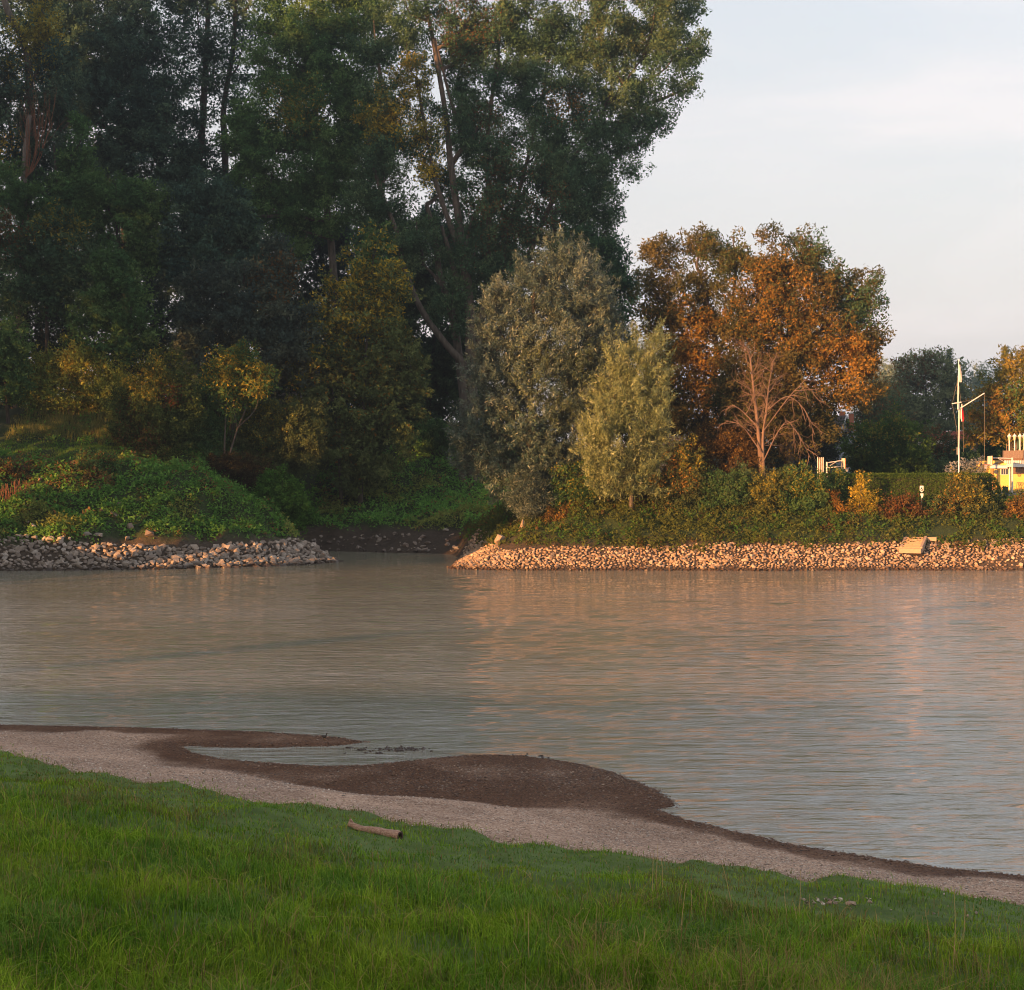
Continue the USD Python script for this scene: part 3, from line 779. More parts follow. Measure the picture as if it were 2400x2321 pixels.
tree('leafy_tree', 'pale green bushy tree below the bare dead tree in the left wood', 'tree', 221, (190, 960),
     [(185, 340, 26, 70), (180, 420, 50, 60), (110, 470, 110, 50), (60, 500, 80, 60), (190, 460, 60, 55), (30, 430, 40, 50)], seed=4, palette=MIDG, leaf=0.46, lai=3.2, tri=True, gap=0.33, r=0.5, bark_=dark_bark)
tree('leafy_tree', 'rounded green tree with a lighter top in the middle of the left wood', 'tree', 222, (290, 980),
     [(215, 430, 50, 30), (250, 470, 90, 60), (330, 480, 70, 60), (280, 560, 110, 90), (350, 560, 60, 80), (200, 520, 60, 60)], seed=5, palette=MIDG, leaf=0.42, lai=3.4, tri=True, gap=0.32, up=0.1, droop=0.3, r=0.5, bark_=dark_bark)
tree('leafy_tree', 'dark domed tree beneath the slender poplar in the left wood', 'tree', 220, (480, 980),
     [(480, 450, 70, 50), (470, 520, 90, 90), (520, 590, 100, 90), (440, 600, 80, 90), (540, 500, 50, 80)], seed=6, palette=DKG, leaf=0.48, lai=3.0, tri=True, gap=0.32, up=0.1, droop=0.3, r=0.5, bark_=dark_bark)
tree('leafy_tree', 'olive tree with a yellowish tip at the left edge of the wood', 'tree', 216, (110, 980),
     [(150, 530, 50, 45), (110, 590, 90, 70), (170, 600, 60, 70), (60, 660, 100, 90), (20, 560, 50, 80), (150, 690, 80, 70)], seed=7, palette=POPG, leaf=0.48, lai=3.0, tri=True, gap=0.32, accents=[(150, 530, 60, YGR, 0.35), (15, 540, 60, BRN, 0.5)], r=0.5, bark_=dark_bark)
tree('leafy_tree', 'mid-green tree leaning out of the dark below the olive tree', 'tree', 212, (290, 980),
     [(270, 630, 55, 50), (285, 690, 75, 80), (240, 720, 60, 60), (320, 770, 60, 70), (250, 800, 90, 60)], seed=8, palette=MIDG, leaf=0.48, lai=3.0, tri=True, gap=0.32, r=0.45, bark_=dark_bark)
tree('leafy_tree', 'broad dark grey-green tree left of the tall yellow bush tree', 'tree', 214, (540, 980),
     [(500, 680, 80, 60), (560, 720, 120, 90), (480, 780, 80, 80), (640, 700, 70, 90), (600, 820, 110, 80), (650, 620, 50, 60), (690, 800, 60, 100), (470, 850, 90, 60)], seed=9, palette=[(0.039, 0.064, 0.058), (0.065, 0.095, 0.072), (0.111, 0.132, 0.087)], leaf=0.48, lai=3.0, tri=True, gap=0.32, r=0.5, bark_=dark_bark,
     accents=[(660, 660, 60, BRN, 0.3)])
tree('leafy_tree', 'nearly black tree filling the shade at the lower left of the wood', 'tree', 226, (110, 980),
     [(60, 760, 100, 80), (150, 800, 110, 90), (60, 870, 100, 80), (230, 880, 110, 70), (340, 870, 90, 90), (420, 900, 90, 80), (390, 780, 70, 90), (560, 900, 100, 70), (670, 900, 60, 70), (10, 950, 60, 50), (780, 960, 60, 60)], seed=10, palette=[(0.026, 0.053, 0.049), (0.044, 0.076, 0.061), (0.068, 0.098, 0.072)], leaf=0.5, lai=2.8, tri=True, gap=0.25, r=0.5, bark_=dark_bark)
tree('leafy_tree', 'small bright green tree cut by the left edge above the mound', 'tree', 207, (20, 1000),
     [(20, 800, 45, 50), (30, 860, 40, 60), (-30, 840, 60, 70), (10, 910, 60, 40)], seed=11, palette=MIDG, leaf=0.36, lai=3.6, tri=True, gap=0.30, r=0.3, bark_=dark_bark)
tree('leafy_tree', 'deep green tree filling the hollow behind the leaning poplar trunk', 'tree', 252, (1000, 1000),
     [(950, 660, 60, 110), (1010, 780, 90, 130), (960, 880, 90, 110), (1060, 900, 70, 110), (1040, 660, 70, 90), (1130, 700, 70, 130), (1120, 900, 60, 120), (900, 560, 60, 90), (1160, 560, 90, 90), (1060, 540, 70, 60), (985, 975, 70, 40)], seed=12, palette=[(0.034, 0.07, 0.041), (0.057, 0.106, 0.052), (0.094, 0.147, 0.064)], leaf=0.5, lai=2.8, tri=True, gap=0.27, r=0.5, bark_=dark_bark)

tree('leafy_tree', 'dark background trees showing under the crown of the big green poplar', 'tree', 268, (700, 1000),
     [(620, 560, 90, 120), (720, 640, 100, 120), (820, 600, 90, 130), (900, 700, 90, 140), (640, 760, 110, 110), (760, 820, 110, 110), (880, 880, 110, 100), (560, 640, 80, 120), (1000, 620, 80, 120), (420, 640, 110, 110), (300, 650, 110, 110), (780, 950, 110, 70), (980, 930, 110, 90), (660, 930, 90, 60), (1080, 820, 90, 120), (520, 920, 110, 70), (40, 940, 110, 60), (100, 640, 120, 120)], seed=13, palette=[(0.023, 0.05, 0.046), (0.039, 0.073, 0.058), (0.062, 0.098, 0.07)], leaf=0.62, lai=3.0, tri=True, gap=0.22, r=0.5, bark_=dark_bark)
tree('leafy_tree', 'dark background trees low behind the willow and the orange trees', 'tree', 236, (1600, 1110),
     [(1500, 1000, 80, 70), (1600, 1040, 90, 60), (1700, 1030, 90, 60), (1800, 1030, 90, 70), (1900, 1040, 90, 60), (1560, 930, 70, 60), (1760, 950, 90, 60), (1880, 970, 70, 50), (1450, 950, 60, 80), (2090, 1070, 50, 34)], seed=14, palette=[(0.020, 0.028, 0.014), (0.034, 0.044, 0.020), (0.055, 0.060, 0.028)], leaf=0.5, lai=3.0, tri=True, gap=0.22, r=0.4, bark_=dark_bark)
# ---- the big poplars
tree('poplar_tree', 'big fresh green poplar left of the yellow-tipped giant', 'tree', 236, (760, 1090),
     [(730, 20, 130, 110), (670, 130, 90, 110), (800, 130, 110, 130), (640, 260, 100, 90), (770, 270, 130, 130), (590, 320, 70, 60), (700, 390, 130, 110), (560, 340, 40, 26), (590, 430, 60, 60), (640, 490, 90, 60), (780, 450, 90, 110), (850, 320, 60, 130), (560, 500, 24, 40), (710, 540, 50, 70), (690, -110, 120, 110), (850, 40, 60, 120)],
     seed=20, palette=MIDG, leaf=0.42, lai=3.6, per=70, spread=2.3, gap=0.34, up=0.4, shoot=1.7, accents=[(700, 270, 60, YGR, 0.35), (500, 330, 30, YGR, 0.5)], r=0.9, wobble=0.6,
     trunks=[([(800, 1090), (790, 800), (775, 560), (740, 300), (730, 0), (720, -100)], 0.9, 0.25)])
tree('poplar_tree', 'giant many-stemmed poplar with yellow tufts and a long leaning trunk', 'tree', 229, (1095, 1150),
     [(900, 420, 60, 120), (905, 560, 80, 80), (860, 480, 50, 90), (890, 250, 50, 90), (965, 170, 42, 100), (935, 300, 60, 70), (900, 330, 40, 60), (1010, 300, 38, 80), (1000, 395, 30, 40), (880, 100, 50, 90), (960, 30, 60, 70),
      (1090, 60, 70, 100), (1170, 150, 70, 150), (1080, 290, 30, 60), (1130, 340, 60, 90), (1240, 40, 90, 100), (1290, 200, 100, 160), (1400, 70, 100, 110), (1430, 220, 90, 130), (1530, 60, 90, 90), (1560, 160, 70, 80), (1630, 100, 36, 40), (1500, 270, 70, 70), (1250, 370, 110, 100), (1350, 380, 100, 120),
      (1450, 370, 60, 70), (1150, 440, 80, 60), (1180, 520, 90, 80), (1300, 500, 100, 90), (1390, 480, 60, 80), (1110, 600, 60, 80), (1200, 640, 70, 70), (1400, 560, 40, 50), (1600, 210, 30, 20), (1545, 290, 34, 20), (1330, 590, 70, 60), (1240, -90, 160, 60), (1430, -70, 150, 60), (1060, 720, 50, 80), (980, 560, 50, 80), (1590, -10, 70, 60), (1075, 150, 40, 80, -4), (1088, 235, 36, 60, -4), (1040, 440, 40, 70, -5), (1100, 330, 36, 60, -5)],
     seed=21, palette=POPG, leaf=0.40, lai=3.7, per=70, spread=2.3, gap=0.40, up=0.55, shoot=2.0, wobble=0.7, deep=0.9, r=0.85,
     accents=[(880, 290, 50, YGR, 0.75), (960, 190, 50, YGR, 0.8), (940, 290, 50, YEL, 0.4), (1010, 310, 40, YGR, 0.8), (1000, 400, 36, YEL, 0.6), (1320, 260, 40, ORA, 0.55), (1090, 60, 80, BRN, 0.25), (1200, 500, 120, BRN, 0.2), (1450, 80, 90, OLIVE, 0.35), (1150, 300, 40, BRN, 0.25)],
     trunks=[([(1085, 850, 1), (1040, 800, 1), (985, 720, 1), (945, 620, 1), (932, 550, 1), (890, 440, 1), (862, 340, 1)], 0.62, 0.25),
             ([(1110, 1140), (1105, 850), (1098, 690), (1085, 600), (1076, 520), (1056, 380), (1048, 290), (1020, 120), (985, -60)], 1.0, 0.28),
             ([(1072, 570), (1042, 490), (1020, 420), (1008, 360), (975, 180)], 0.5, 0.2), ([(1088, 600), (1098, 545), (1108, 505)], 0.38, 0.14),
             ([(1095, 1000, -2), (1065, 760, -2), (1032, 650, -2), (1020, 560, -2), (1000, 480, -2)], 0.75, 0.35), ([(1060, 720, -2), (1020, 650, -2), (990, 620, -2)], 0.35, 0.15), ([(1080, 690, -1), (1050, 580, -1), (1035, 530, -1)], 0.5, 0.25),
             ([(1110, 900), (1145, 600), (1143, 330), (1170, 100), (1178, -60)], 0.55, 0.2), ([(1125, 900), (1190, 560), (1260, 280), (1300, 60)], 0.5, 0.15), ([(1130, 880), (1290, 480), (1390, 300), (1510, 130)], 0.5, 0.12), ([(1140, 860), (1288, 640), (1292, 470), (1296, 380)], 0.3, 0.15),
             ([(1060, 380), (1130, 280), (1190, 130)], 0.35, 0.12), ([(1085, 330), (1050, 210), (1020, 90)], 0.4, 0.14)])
tree('poplar_tree', 'dark green poplar peeping out between the giant and the orange trees', 'tree', 226, (1430, 1120),
     [(1425, 620, 50, 60), (1400, 700, 80, 100), (1450, 700, 36, 80), (1470, 660, 22, 40), (1440, 830, 60, 120), (1350, 660, 70, 110), (1400, 900, 80, 110), (1380, 580, 50, 50)], seed=22, palette=[(0.024, 0.060, 0.034), (0.042, 0.096, 0.046), (0.065, 0.13, 0.052)], leaf=0.44, lai=3.3, tri=True, gap=0.33, r=0.6, bark_=dark_bark)

# ---- trees of the middle ground
tree('bush_tree', 'tall conical tree with golden leaves near its top beside the inlet', 'tree', 217, (830, 1170),
     [(880, 570, 34, 36), (860, 630, 60, 60), (900, 690, 70, 80), (800, 720, 80, 80), (870, 780, 90, 90), (760, 830, 80, 100), (900, 850, 90, 110), (800, 930, 110, 110), (720, 900, 46, 90), (920, 960, 70, 100), (790, 1040, 90, 70), (870, 1050, 90, 80), (840, 1110, 70, 50), (960, 900, 40, 90)],
     seed=23, palette=[(0.080, 0.110, 0.040), (0.130, 0.165, 0.056), (0.19, 0.215, 0.075)], leaf=0.46, lai=3.2, per=50, gap=0.32, shell=0.7, wobble=0.4, slim=0.75, accents=[(870, 650, 110, YEL, 0.42), (790, 760, 80, YEL, 0.22), (850, 800, 120, YGR, 0.12), (720, 860, 50, YEL, 0.15), (880, 580, 50, MIDG, 0.6), (820, 900, 160, ORA, 0.05)], r=0.5,
     trunks=[([(845, 1170), (850, 1000), (860, 800), (875, 600)], 0.4, 0.12), ([(800, 1170), (790, 1000), (770, 850)], 0.25, 0.1)])
tree('willow_tree', 'tall silvery willow in front of the giant poplar', 'tree', 180, (1230, 1190),
     [(1320, 610, 50, 60), (1250, 690, 80, 80), (1350, 700, 90, 100), (1180, 790, 70, 100), (1290, 800, 120, 110), (1410, 800, 60, 110), (1160, 900, 70, 110), (1260, 920, 130, 120), (1380, 930, 90, 120), (1130, 1010, 70, 80), (1230, 1040, 120, 100), (1340, 1060, 90, 80), (1110, 1070, 46, 50), (1190, 1120, 70, 60), (1310, 1120, 70, 50), (1160, 700, 24, 40)],
     seed=24, palette=SILV, mat=willow_mat, spread=1.0, wobble=0.32, leaf=0.38, slim=0.30, lai=3.1, per=60, gap=0.27, up=0.7, shoot=2.0, droop=0.1, shell=0.72, jitter=0.32, accents=[(1320, 900, 110, OLIVE, 0.35), (1180, 1080, 110, DKG, 0.35)], r=0.5, bark_=dark_bark)
tree('willow_tree', 'pale yellow-green willow fanning out left of the orange trees', 'tree', 174, (1475, 1150),
     [(1520, 810, 44, 40), (1475, 860, 60, 60), (1540, 880, 34, 80), (1440, 930, 60, 60), (1500, 960, 70, 90), (1410, 1000, 50, 60), (1460, 1030, 80, 70), (1530, 1020, 40, 80), (1390, 1050, 30, 30), (1500, 1090, 50, 50), (1440, 1095, 60, 36), (1500, 1130, 60, 36), (1400, 1100, 36, 36), (1450, 1140, 60, 30)],
     seed=25, palette=PALE, mat=willow_mat, spread=1.0, leaf=0.36, slim=0.25, lai=2.5, per=60, gap=0.33, up=0.9, shoot=2.3, shell=0.7, r=0.32, accents=[(1490, 1080, 90, OLIVE, 0.5)],
     trunks=[([(1480, 1160), (1485, 1080), (1490, 960)], 0.3, 0.12), ([(1482, 1120), (1450, 1010), (1430, 930)], 0.16, 0.06), ([(1484, 1100), (1520, 980), (1530, 880)], 0.16, 0.06), ([(1484, 1080), (1470, 940), (1475, 850)], 0.14, 0.05)])
tree('plane_tree', 'broad rust-orange tree left of the tallest orange poplar', 'tree', 190, (1650, 1130),
     [(1560, 610, 50, 50), (1640, 590, 70, 46), (1720, 590, 44, 40), (1530, 690, 46, 70), (1600, 700, 80, 70), (1690, 680, 60, 80), (1560, 790, 70, 70), (1640, 800, 90, 80), (1590, 880, 70, 70), (1680, 900, 70, 80), (1600, 960, 70, 60), (1670, 1010, 60, 60), (1740, 600, 20, 30)],
     seed=26, palette=[(0.066, 0.070, 0.026), (0.108, 0.096, 0.032), (0.165, 0.125, 0.038)], leaf=0.36, lai=3.0, per=80, spread=2.4, jitter=0.15, gap=0.37, wobble=0.6, accents=[(1660, 860, 120, ORA, 0.6), (1560, 800, 90, ORA, 0.4), (1700, 600, 60, OLIVE, 0.5)], r=0.6, bark_=bark_mat,
     trunks=[([(1660, 1130), (1655, 960), (1680, 840), (1665, 740), (1640, 640)], 0.6, 0.2), ([(1670, 880), (1700, 780), (1720, 680)], 0.35, 0.14), ([(1668, 780), (1610, 700), (1580, 640)], 0.3, 0.1)])
tree('poplar_tree', 'tallest orange-brown poplar with a ragged dark right side', 'tree', 184, (1830, 1130),
     [(1835, 600, 60, 56), (1900, 600, 36, 46), (1800, 650, 50, 60), (1880, 670, 90, 90), (1770, 730, 80, 90), (1830, 790, 110, 110), (1950, 660, 50, 50), (1930, 770, 90, 100), (2010, 700, 36, 70), (2046, 690, 24, 60), (2010, 790, 60, 90), (2050, 780, 20, 30), (1750, 850, 70, 100), (1860, 900, 110, 90), (1980, 880, 90, 80), (2040, 860, 26, 40), (1780, 960, 90, 70), (1890, 965, 70, 60), (1730, 920, 50, 90), (1850, 1020, 100, 46)],
     seed=27, palette=[(0.052, 0.064, 0.026), (0.090, 0.086, 0.032), (0.145, 0.110, 0.034)], leaf=0.36, lai=3.2, per=80, spread=2.4, jitter=0.15, gap=0.36, up=0.5, shoot=1.8, wobble=0.65, accents=[(1970, 860, 90, ORA, 0.6), (1830, 720, 100, ORA, 0.45), (2020, 720, 60, POPG, 0.8), (1930, 600, 60, POPG, 0.5)], r=0.7, bark_=bark_mat,
     trunks=[([(1850, 1130), (1845, 900), (1850, 760), (1855, 640)], 0.65, 0.18), ([(1846, 880), (1920, 780), (1990, 700)], 0.35, 0.12), ([(1846, 800), (1790, 720), (1770, 660)], 0.3, 0.1), ([(1850, 700), (1880, 640)], 0.2, 0.08)])
rng = np.random.default_rng(61)
b = W(1785, 1130, 177.5)
b[2] = ground(b[0], b[1])
root = thing('dead_tree', 'bare sunlit dead tree with forked trunk before the orange poplar', 'tree', b)
tr = px_line([(1786, 1125), (1776, 1000), (1768, 930), (1762, 870), (1756, 825)], 177.5)
tr2 = px_line([(1790, 1120), (1788, 1030), (1796, 960), (1802, 905), (1812, 850)], 177.2)
put(root, 'trunk', limb_mesh(tr, 0.29, 0.07), dead_bark, smooth=True)
put(root, 'trunk', limb_mesh(tr2, 0.22, 0.05), dead_bark, smooth=True)
out = []
for line in (tr, tr2):
    for i in range(5, len(line), 1):
        for _ in range(1 + (i % 2)):
            a = rng.random() * 2 * math.pi
            lean = rng.uniform(0.5, 1.2)
            dv = np.array([math.cos(a) * 1.15, math.sin(a) * 0.8, lean * (0.35 + 1.2 * i / len(line))])
            branching(rng, line[i], dv, rng.uniform(1.6, 3.3) * (1.15 - 0.5 * i / len(line)), 0.048, 2, 0.55, -0.05, out, 1, (3, 5), 0.2)
for pts in ([(1790, 1080), (1825, 1010), (1850, 990), (1880, 1035), (1900, 1075)], [(1776, 1000), (1735, 960), (1715, 950)], [(1790, 1010), (1850, 930), (1880, 905), (1910, 920)], [(1800, 960), (1845, 930), (1885, 960), (1910, 1020)], [(1784, 1060), (1740, 1000), (1700, 985)]):
    line = px_line(pts, 176.8)
    put(root, 'limb', limb_mesh(line, 0.085, 0.03, 6), dead_bark, smooth=True)
    for i in range(4, len(line), 2):
        dv = line[min(i + 1, len(line) - 1)] - line[i - 1] + rng.normal(size=3) * 0.4 - [0, 0, 0.3]
        branching(rng, line[i], dv, rng.uniform(1.5, 3.0), 0.05, 1, 0.5, -0.25, out, 2, (3, 5), 0.16)
put(root, 'branches', cat([o[1:] for o in out]), dead_bark, smooth=True, kind='stuff')

# ---- trees of the far right
R2 = dict(tri=True, per=36, r=0.35, bark_=dark_bark, twigs=20)
tree('leafy_tree', 'round dark green tree behind the basketball hoop and the hedge', 'tree', 199, (2065, 1130), [(2040, 1020, 46, 36), (2100, 1010, 50, 40), (2140, 1040, 36, 44), (2010, 1060, 36, 40), (2070, 1070, 76, 46), (2130, 1090, 50, 40), (2050, 1100, 60, 30)],
     seed=30, palette=[(0.036, 0.072, 0.020), (0.060, 0.112, 0.026), (0.10, 0.16, 0.034)], leaf=0.34, lai=3.6, gap=0.30, accents=[(2060, 1000, 60, YGR, 0.25)], **R2)
tree('leafy_tree', 'brownish shrub tree between the round green tree and the flagpole', 'tree', 206, (2200, 1130), [(2190, 1040, 40, 30), (2220, 1060, 36, 40), (2170, 1080, 36, 40), (2210, 1100, 60, 40), (2250, 1090, 30, 40)],
     seed=31, palette=POPG, leaf=0.34, lai=3.2, gap=0.3, accents=[(2190, 1035, 40, BRN, 0.6)], **R2)
tree('leafy_tree', 'large dark tree with a broad crown behind the flagpole', 'tree', 300, (2170, 1080), [(2140, 870, 50, 36), (2200, 860, 36, 40), (2160, 930, 90, 60), (2230, 900, 30, 60), (2200, 980, 80, 50), (2110, 980, 50, 50), (2140, 1020, 90, 30), (2180, 850, 30, 26)],
     seed=32, palette=[(0.095, 0.125, 0.065), (0.14, 0.17, 0.085), (0.19, 0.21, 0.10)], leaf=0.6, lai=3.2, gap=0.33, accents=[(2140, 860, 50, BRN, 0.4)], **R2)
tree('pine_tree', 'reddish-brown pine above the roof of the grey gabled house', 'tree', 262, (2050, 1080), [(2045, 910, 40, 24), (2050, 950, 60, 36), (2020, 980, 36, 30), (2080, 980, 40, 40), (2050, 1010, 60, 30)],
     seed=33, palette=BRN, leaf=0.5, slim=0.35, lai=3.0, gap=0.36, accents=[(2050, 960, 80, POPG, 0.55)], **R2)
for i, (px, py, rx, ry, d, lab) in enumerate([(2060, 890, 46, 36, 430, 'haze-tinted far tree right behind the orange poplar'), (2100, 880, 36, 40, 450, 'haze-tinted far tree next left of the large dark tree'), (2275, 890, 36, 26, 440, 'haze-tinted far tree just right of the flagpole top'), (2320, 885, 40, 26, 460, 'haze-tinted far tree left of the golden tree at the right edge')]):
    tree('far_tree', lab, 'tree', d, (px, 1060), [(px, py, rx, ry), (px - 20, py + 40, rx, ry), (px + 20, py + 60, rx, ry), (px, py + 100, rx * 1.2, ry * 1.4)], seed=34 + i, palette=[(0.11, 0.155, 0.12), (0.155, 0.20, 0.15), (0.20, 0.245, 0.18)], leaf=0.85, lai=2.8, gap=0.3, group='haze-tinted trees far behind the terrace', **R2)  # pale bluish palette: haze put into the leaf colour
tree('leafy_tree', 'golden autumn tree above the yellow building at the right edge', 'tree', 203, (2370, 1120), [(2390, 850, 40, 34), (2350, 910, 46, 46), (2400, 920, 50, 60), (2310, 960, 40, 46), (2370, 990, 60, 50), (2290, 1010, 30, 36), (2420, 990, 50, 50), (2450, 880, 60, 80)],
     seed=40, palette=[(0.10, 0.11, 0.026), (0.17, 0.155, 0.034), (0.27, 0.20, 0.04)], leaf=0.38, lai=3.0, gap=0.36, accents=[(2300, 980, 60, ORA, 0.45), (2400, 950, 60, MIDG, 0.35)], **R2)
tree('leafy_tree', 'green tree under the golden tree between flagpole and building', 'tree', 214, (2310, 1120), [(2300, 1050, 46, 30), (2340, 1040, 46, 40), (2280, 1090, 40, 36), (2330, 1090, 40, 36), (2380, 1050, 50, 36), (2420, 1060, 50, 36)],
     seed=41, palette=MIDG, leaf=0.34, lai=3.2, gap=0.3, **R2)


def conifer(label, px, top, foot, half, d, seed, palette):
    rng = np.random.default_rng(seed)
    t, b_ = W(px, top, d), W(px, foot, d)
    root = thing('fir_tree', label, 'tree', b_)
    put(root, 'trunk', limb_mesh(np.array([b_, (b_ + t) / 2, t]), 0.3, 0.05, 6), dark_bark, smooth=True)
    P, A, N = [], [], []
    h = t[2] - b_[2]
    for k in range(16):
        u = (k + 0.3) / 16
        zc, rr = t[2] - u * h, half * d / FPX * (0.12 + 0.88 * u)
        for a in np.arange(0, 2 * math.pi, 2 * math.pi / 9) + rng.random() * 3:
            n = int(10 + 26 * u)
            s = rng.random(n) ** 0.6
            dv = np.array([math.cos(a), math.sin(a), -0.12])
            P.append(np.array([px_x, d, zc]) + s[:, None] * dv * rr + rng.normal(size=(n, 3)) * 0.16 if False else np.array([t[0], d, zc]) + s[:, None] * dv * rr * rng.uniform(0.75, 1.1) + rng.normal(size=(n, 3)) * 0.18)
            A.append(np.tile(dv, (n, 1)) + rng.normal(size=(n, 3)) * 0.5)
            N.append(rng.normal(size=(n, 3)) * 0.4 + [0, 0, 1])
    P, A, N = np.vstack(P), norm(np.vstack(A)), norm(np.vstack(N))
    v, f = leaf_quads(rng, P, A, N, 0.55 * (0.6 + 0.6 * rng.random(len(P))), 0.4, True)
    put(root, 'crown', (v, f), leaf_mat, col=np.repeat(pal(palette, rng.random(len(P))), 3, axis=0))


conifer('dark fir with a spiky top rising beside the golden tree', 2357, 812, 950, 34, 330, 70, DKG)
conifer('small dark conifer tip standing above the large dark tree', 2224, 820, 930, 24, 304, 71, DKG)

# ------------------------------------------------------------------ shrubs
SH = dict(per=34, twigs=24, r=0.12)


def shrub(label, d, base, lobes, seed, name='shrub', group=None, **kw):
    o = {**SH, **kw}
    return tree(name, label, 'shrub', d, base, lobes, seed=seed, group=group, crown_name='foliage', **o)


# on the left mound
shrub('long golden shrub along the crest of the left mound', 210, (160, 955), [(60, 900, 30, 50), (110, 880, 30, 60), (155, 865, 30, 60), (180, 850, 24, 40), (210, 880, 30, 60), (240, 860, 16, 46), (260, 910, 40, 40), (130, 930, 90, 30), (30, 900, 24, 50), (90, 860, 16, 40), (285, 890, 16, 40), (220, 930, 60, 30)],
      100, palette=[(0.12, 0.17, 0.036), (0.21, 0.26, 0.055), (0.33, 0.35, 0.08)], leaf=0.34, lai=3.0, up=0.9, shoot=2.2, gap=0.33, wobble=0.9, accents=[(150, 880, 100, YGR, 0.4), (35, 890, 40, MIDG, 0.7)])
shrub('tall mixed green and rust shrub on the edge of the left mound', 196, (350, 1090), [(340, 900, 40, 60), (390, 880, 36, 60), (430, 910, 30, 50), (300, 940, 40, 50), (370, 960, 70, 60), (320, 1010, 60, 60), (390, 1020, 60, 60), (340, 1070, 60, 40), (290, 990, 40, 50), (440, 960, 30, 60)],
      101, palette=[(0.045, 0.072, 0.024), (0.080, 0.115, 0.034), (0.125, 0.16, 0.046)], leaf=0.30, lai=3.1, up=0.8, shoot=1.9, gap=0.33, wobble=0.7, accents=[(405, 935, 26, RED, 0.5), (310, 960, 22, RED, 0.3), (330, 1060, 60, BRN, 0.45), (350, 890, 60, YGR, 0.4)])
tree('small_tree', 'young maple with golden top on two thin stems on the left mound', 'tree', 199, (530, 1070), [(515, 855, 26, 40), (550, 850, 26, 44), (580, 860, 34, 46), (520, 900, 40, 36), (580, 905, 50, 36), (625, 890, 20, 30), (550, 935, 46, 30), (500, 890, 20, 30)], seed=102, crown_name='crown',
     palette=MIDG, leaf=0.34, lai=3.2, per=36, up=0.5, droop=0.3, gap=0.33, wobble=0.7, accents=[(515, 870, 44, YEL, 0.4), (600, 890, 40, YGR, 0.4), (550, 860, 80, YGR, 0.4)], r=0.14, twigs=30,
     trunks=[([(525, 1075), (528, 1000), (532, 930), (540, 880)], 0.15, 0.06), ([(535, 1075), (555, 1010), (575, 960), (590, 900)], 0.15, 0.06), ([(556, 1008), (550, 960), (545, 920)], 0.09, 0.05), ([(560, 1000), (598, 960), (610, 910)], 0.09, 0.04)])
shrub('dark green thicket between the rust shrub and the young maple', 202, (470, 1090), [(470, 950, 36, 50), (480, 1010, 50, 60), (430, 1040, 50, 50), (500, 1060, 60, 40), (450, 1000, 40, 50)], 103, palette=MIDG, leaf=0.30, lai=3.2, gap=0.32)
shrub('olive thicket with fading leaves below the grey parapet', 204, (660, 1130), [(620, 970, 36, 40), (670, 1000, 50, 60), (620, 1040, 60, 60), (700, 1060, 60, 60), (570, 1050, 40, 50), (720, 1000, 40, 70), (660, 1100, 60, 46), (590, 990, 26, 40)], 104, palette=OLIVE, leaf=0.28, lai=2.9, gap=0.34, up=0.6, accents=[(620, 980, 60, YGR, 0.25)])
shrub('dark twiggy bramble at the foot of the olive thicket', 197, (580, 1150), [(560, 1100, 60, 40), (610, 1120, 50, 36), (520, 1100, 50, 36), (640, 1150, 40, 30)], 105, palette=[(0.03, 0.026, 0.014), (0.05, 0.042, 0.02), (0.07, 0.06, 0.03)], leaf=0.24, lai=2.4, gap=0.36, bark_=dark_bark, twigs=80)
shrub('bright green bush hanging over the mouth of the inlet', 187, (680, 1225), [(640, 1125, 30, 28), (650, 1160, 50, 40), (690, 1180, 40, 46), (620, 1170, 36, 36), (665, 1205, 50, 26), (700, 1210, 30, 30)], 106, palette=BRG, leaf=0.28, lai=3.2, gap=0.31, up=0.2, droop=0.35)
shrub('small rounded bush on the ledge of the left mound', 180, (210, 1120), [(210, 1085, 40, 26), (240, 1095, 36, 26), (190, 1100, 30, 20)], 107, palette=MIDG, leaf=0.26, lai=3.2, gap=0.3, accents=[(200, 1110, 60, BRN, 0.3)])
shrub('rust-red low bush at the left end of the mound ledge', 178, (10, 1125), [(10, 1105, 30, 18), (50, 1115, 26, 14), (-30, 1110, 30, 20)], 108, palette=BRN, leaf=0.24, lai=3.0, gap=0.32)
shrub('green bush on the far slope left of the silvery willow', 236, (1030, 1050), [(1010, 1010, 40, 26), (1050, 1020, 40, 26), (1030, 1040, 60, 20)], 109, palette=MIDG, leaf=0.36, lai=3.2, gap=0.3)
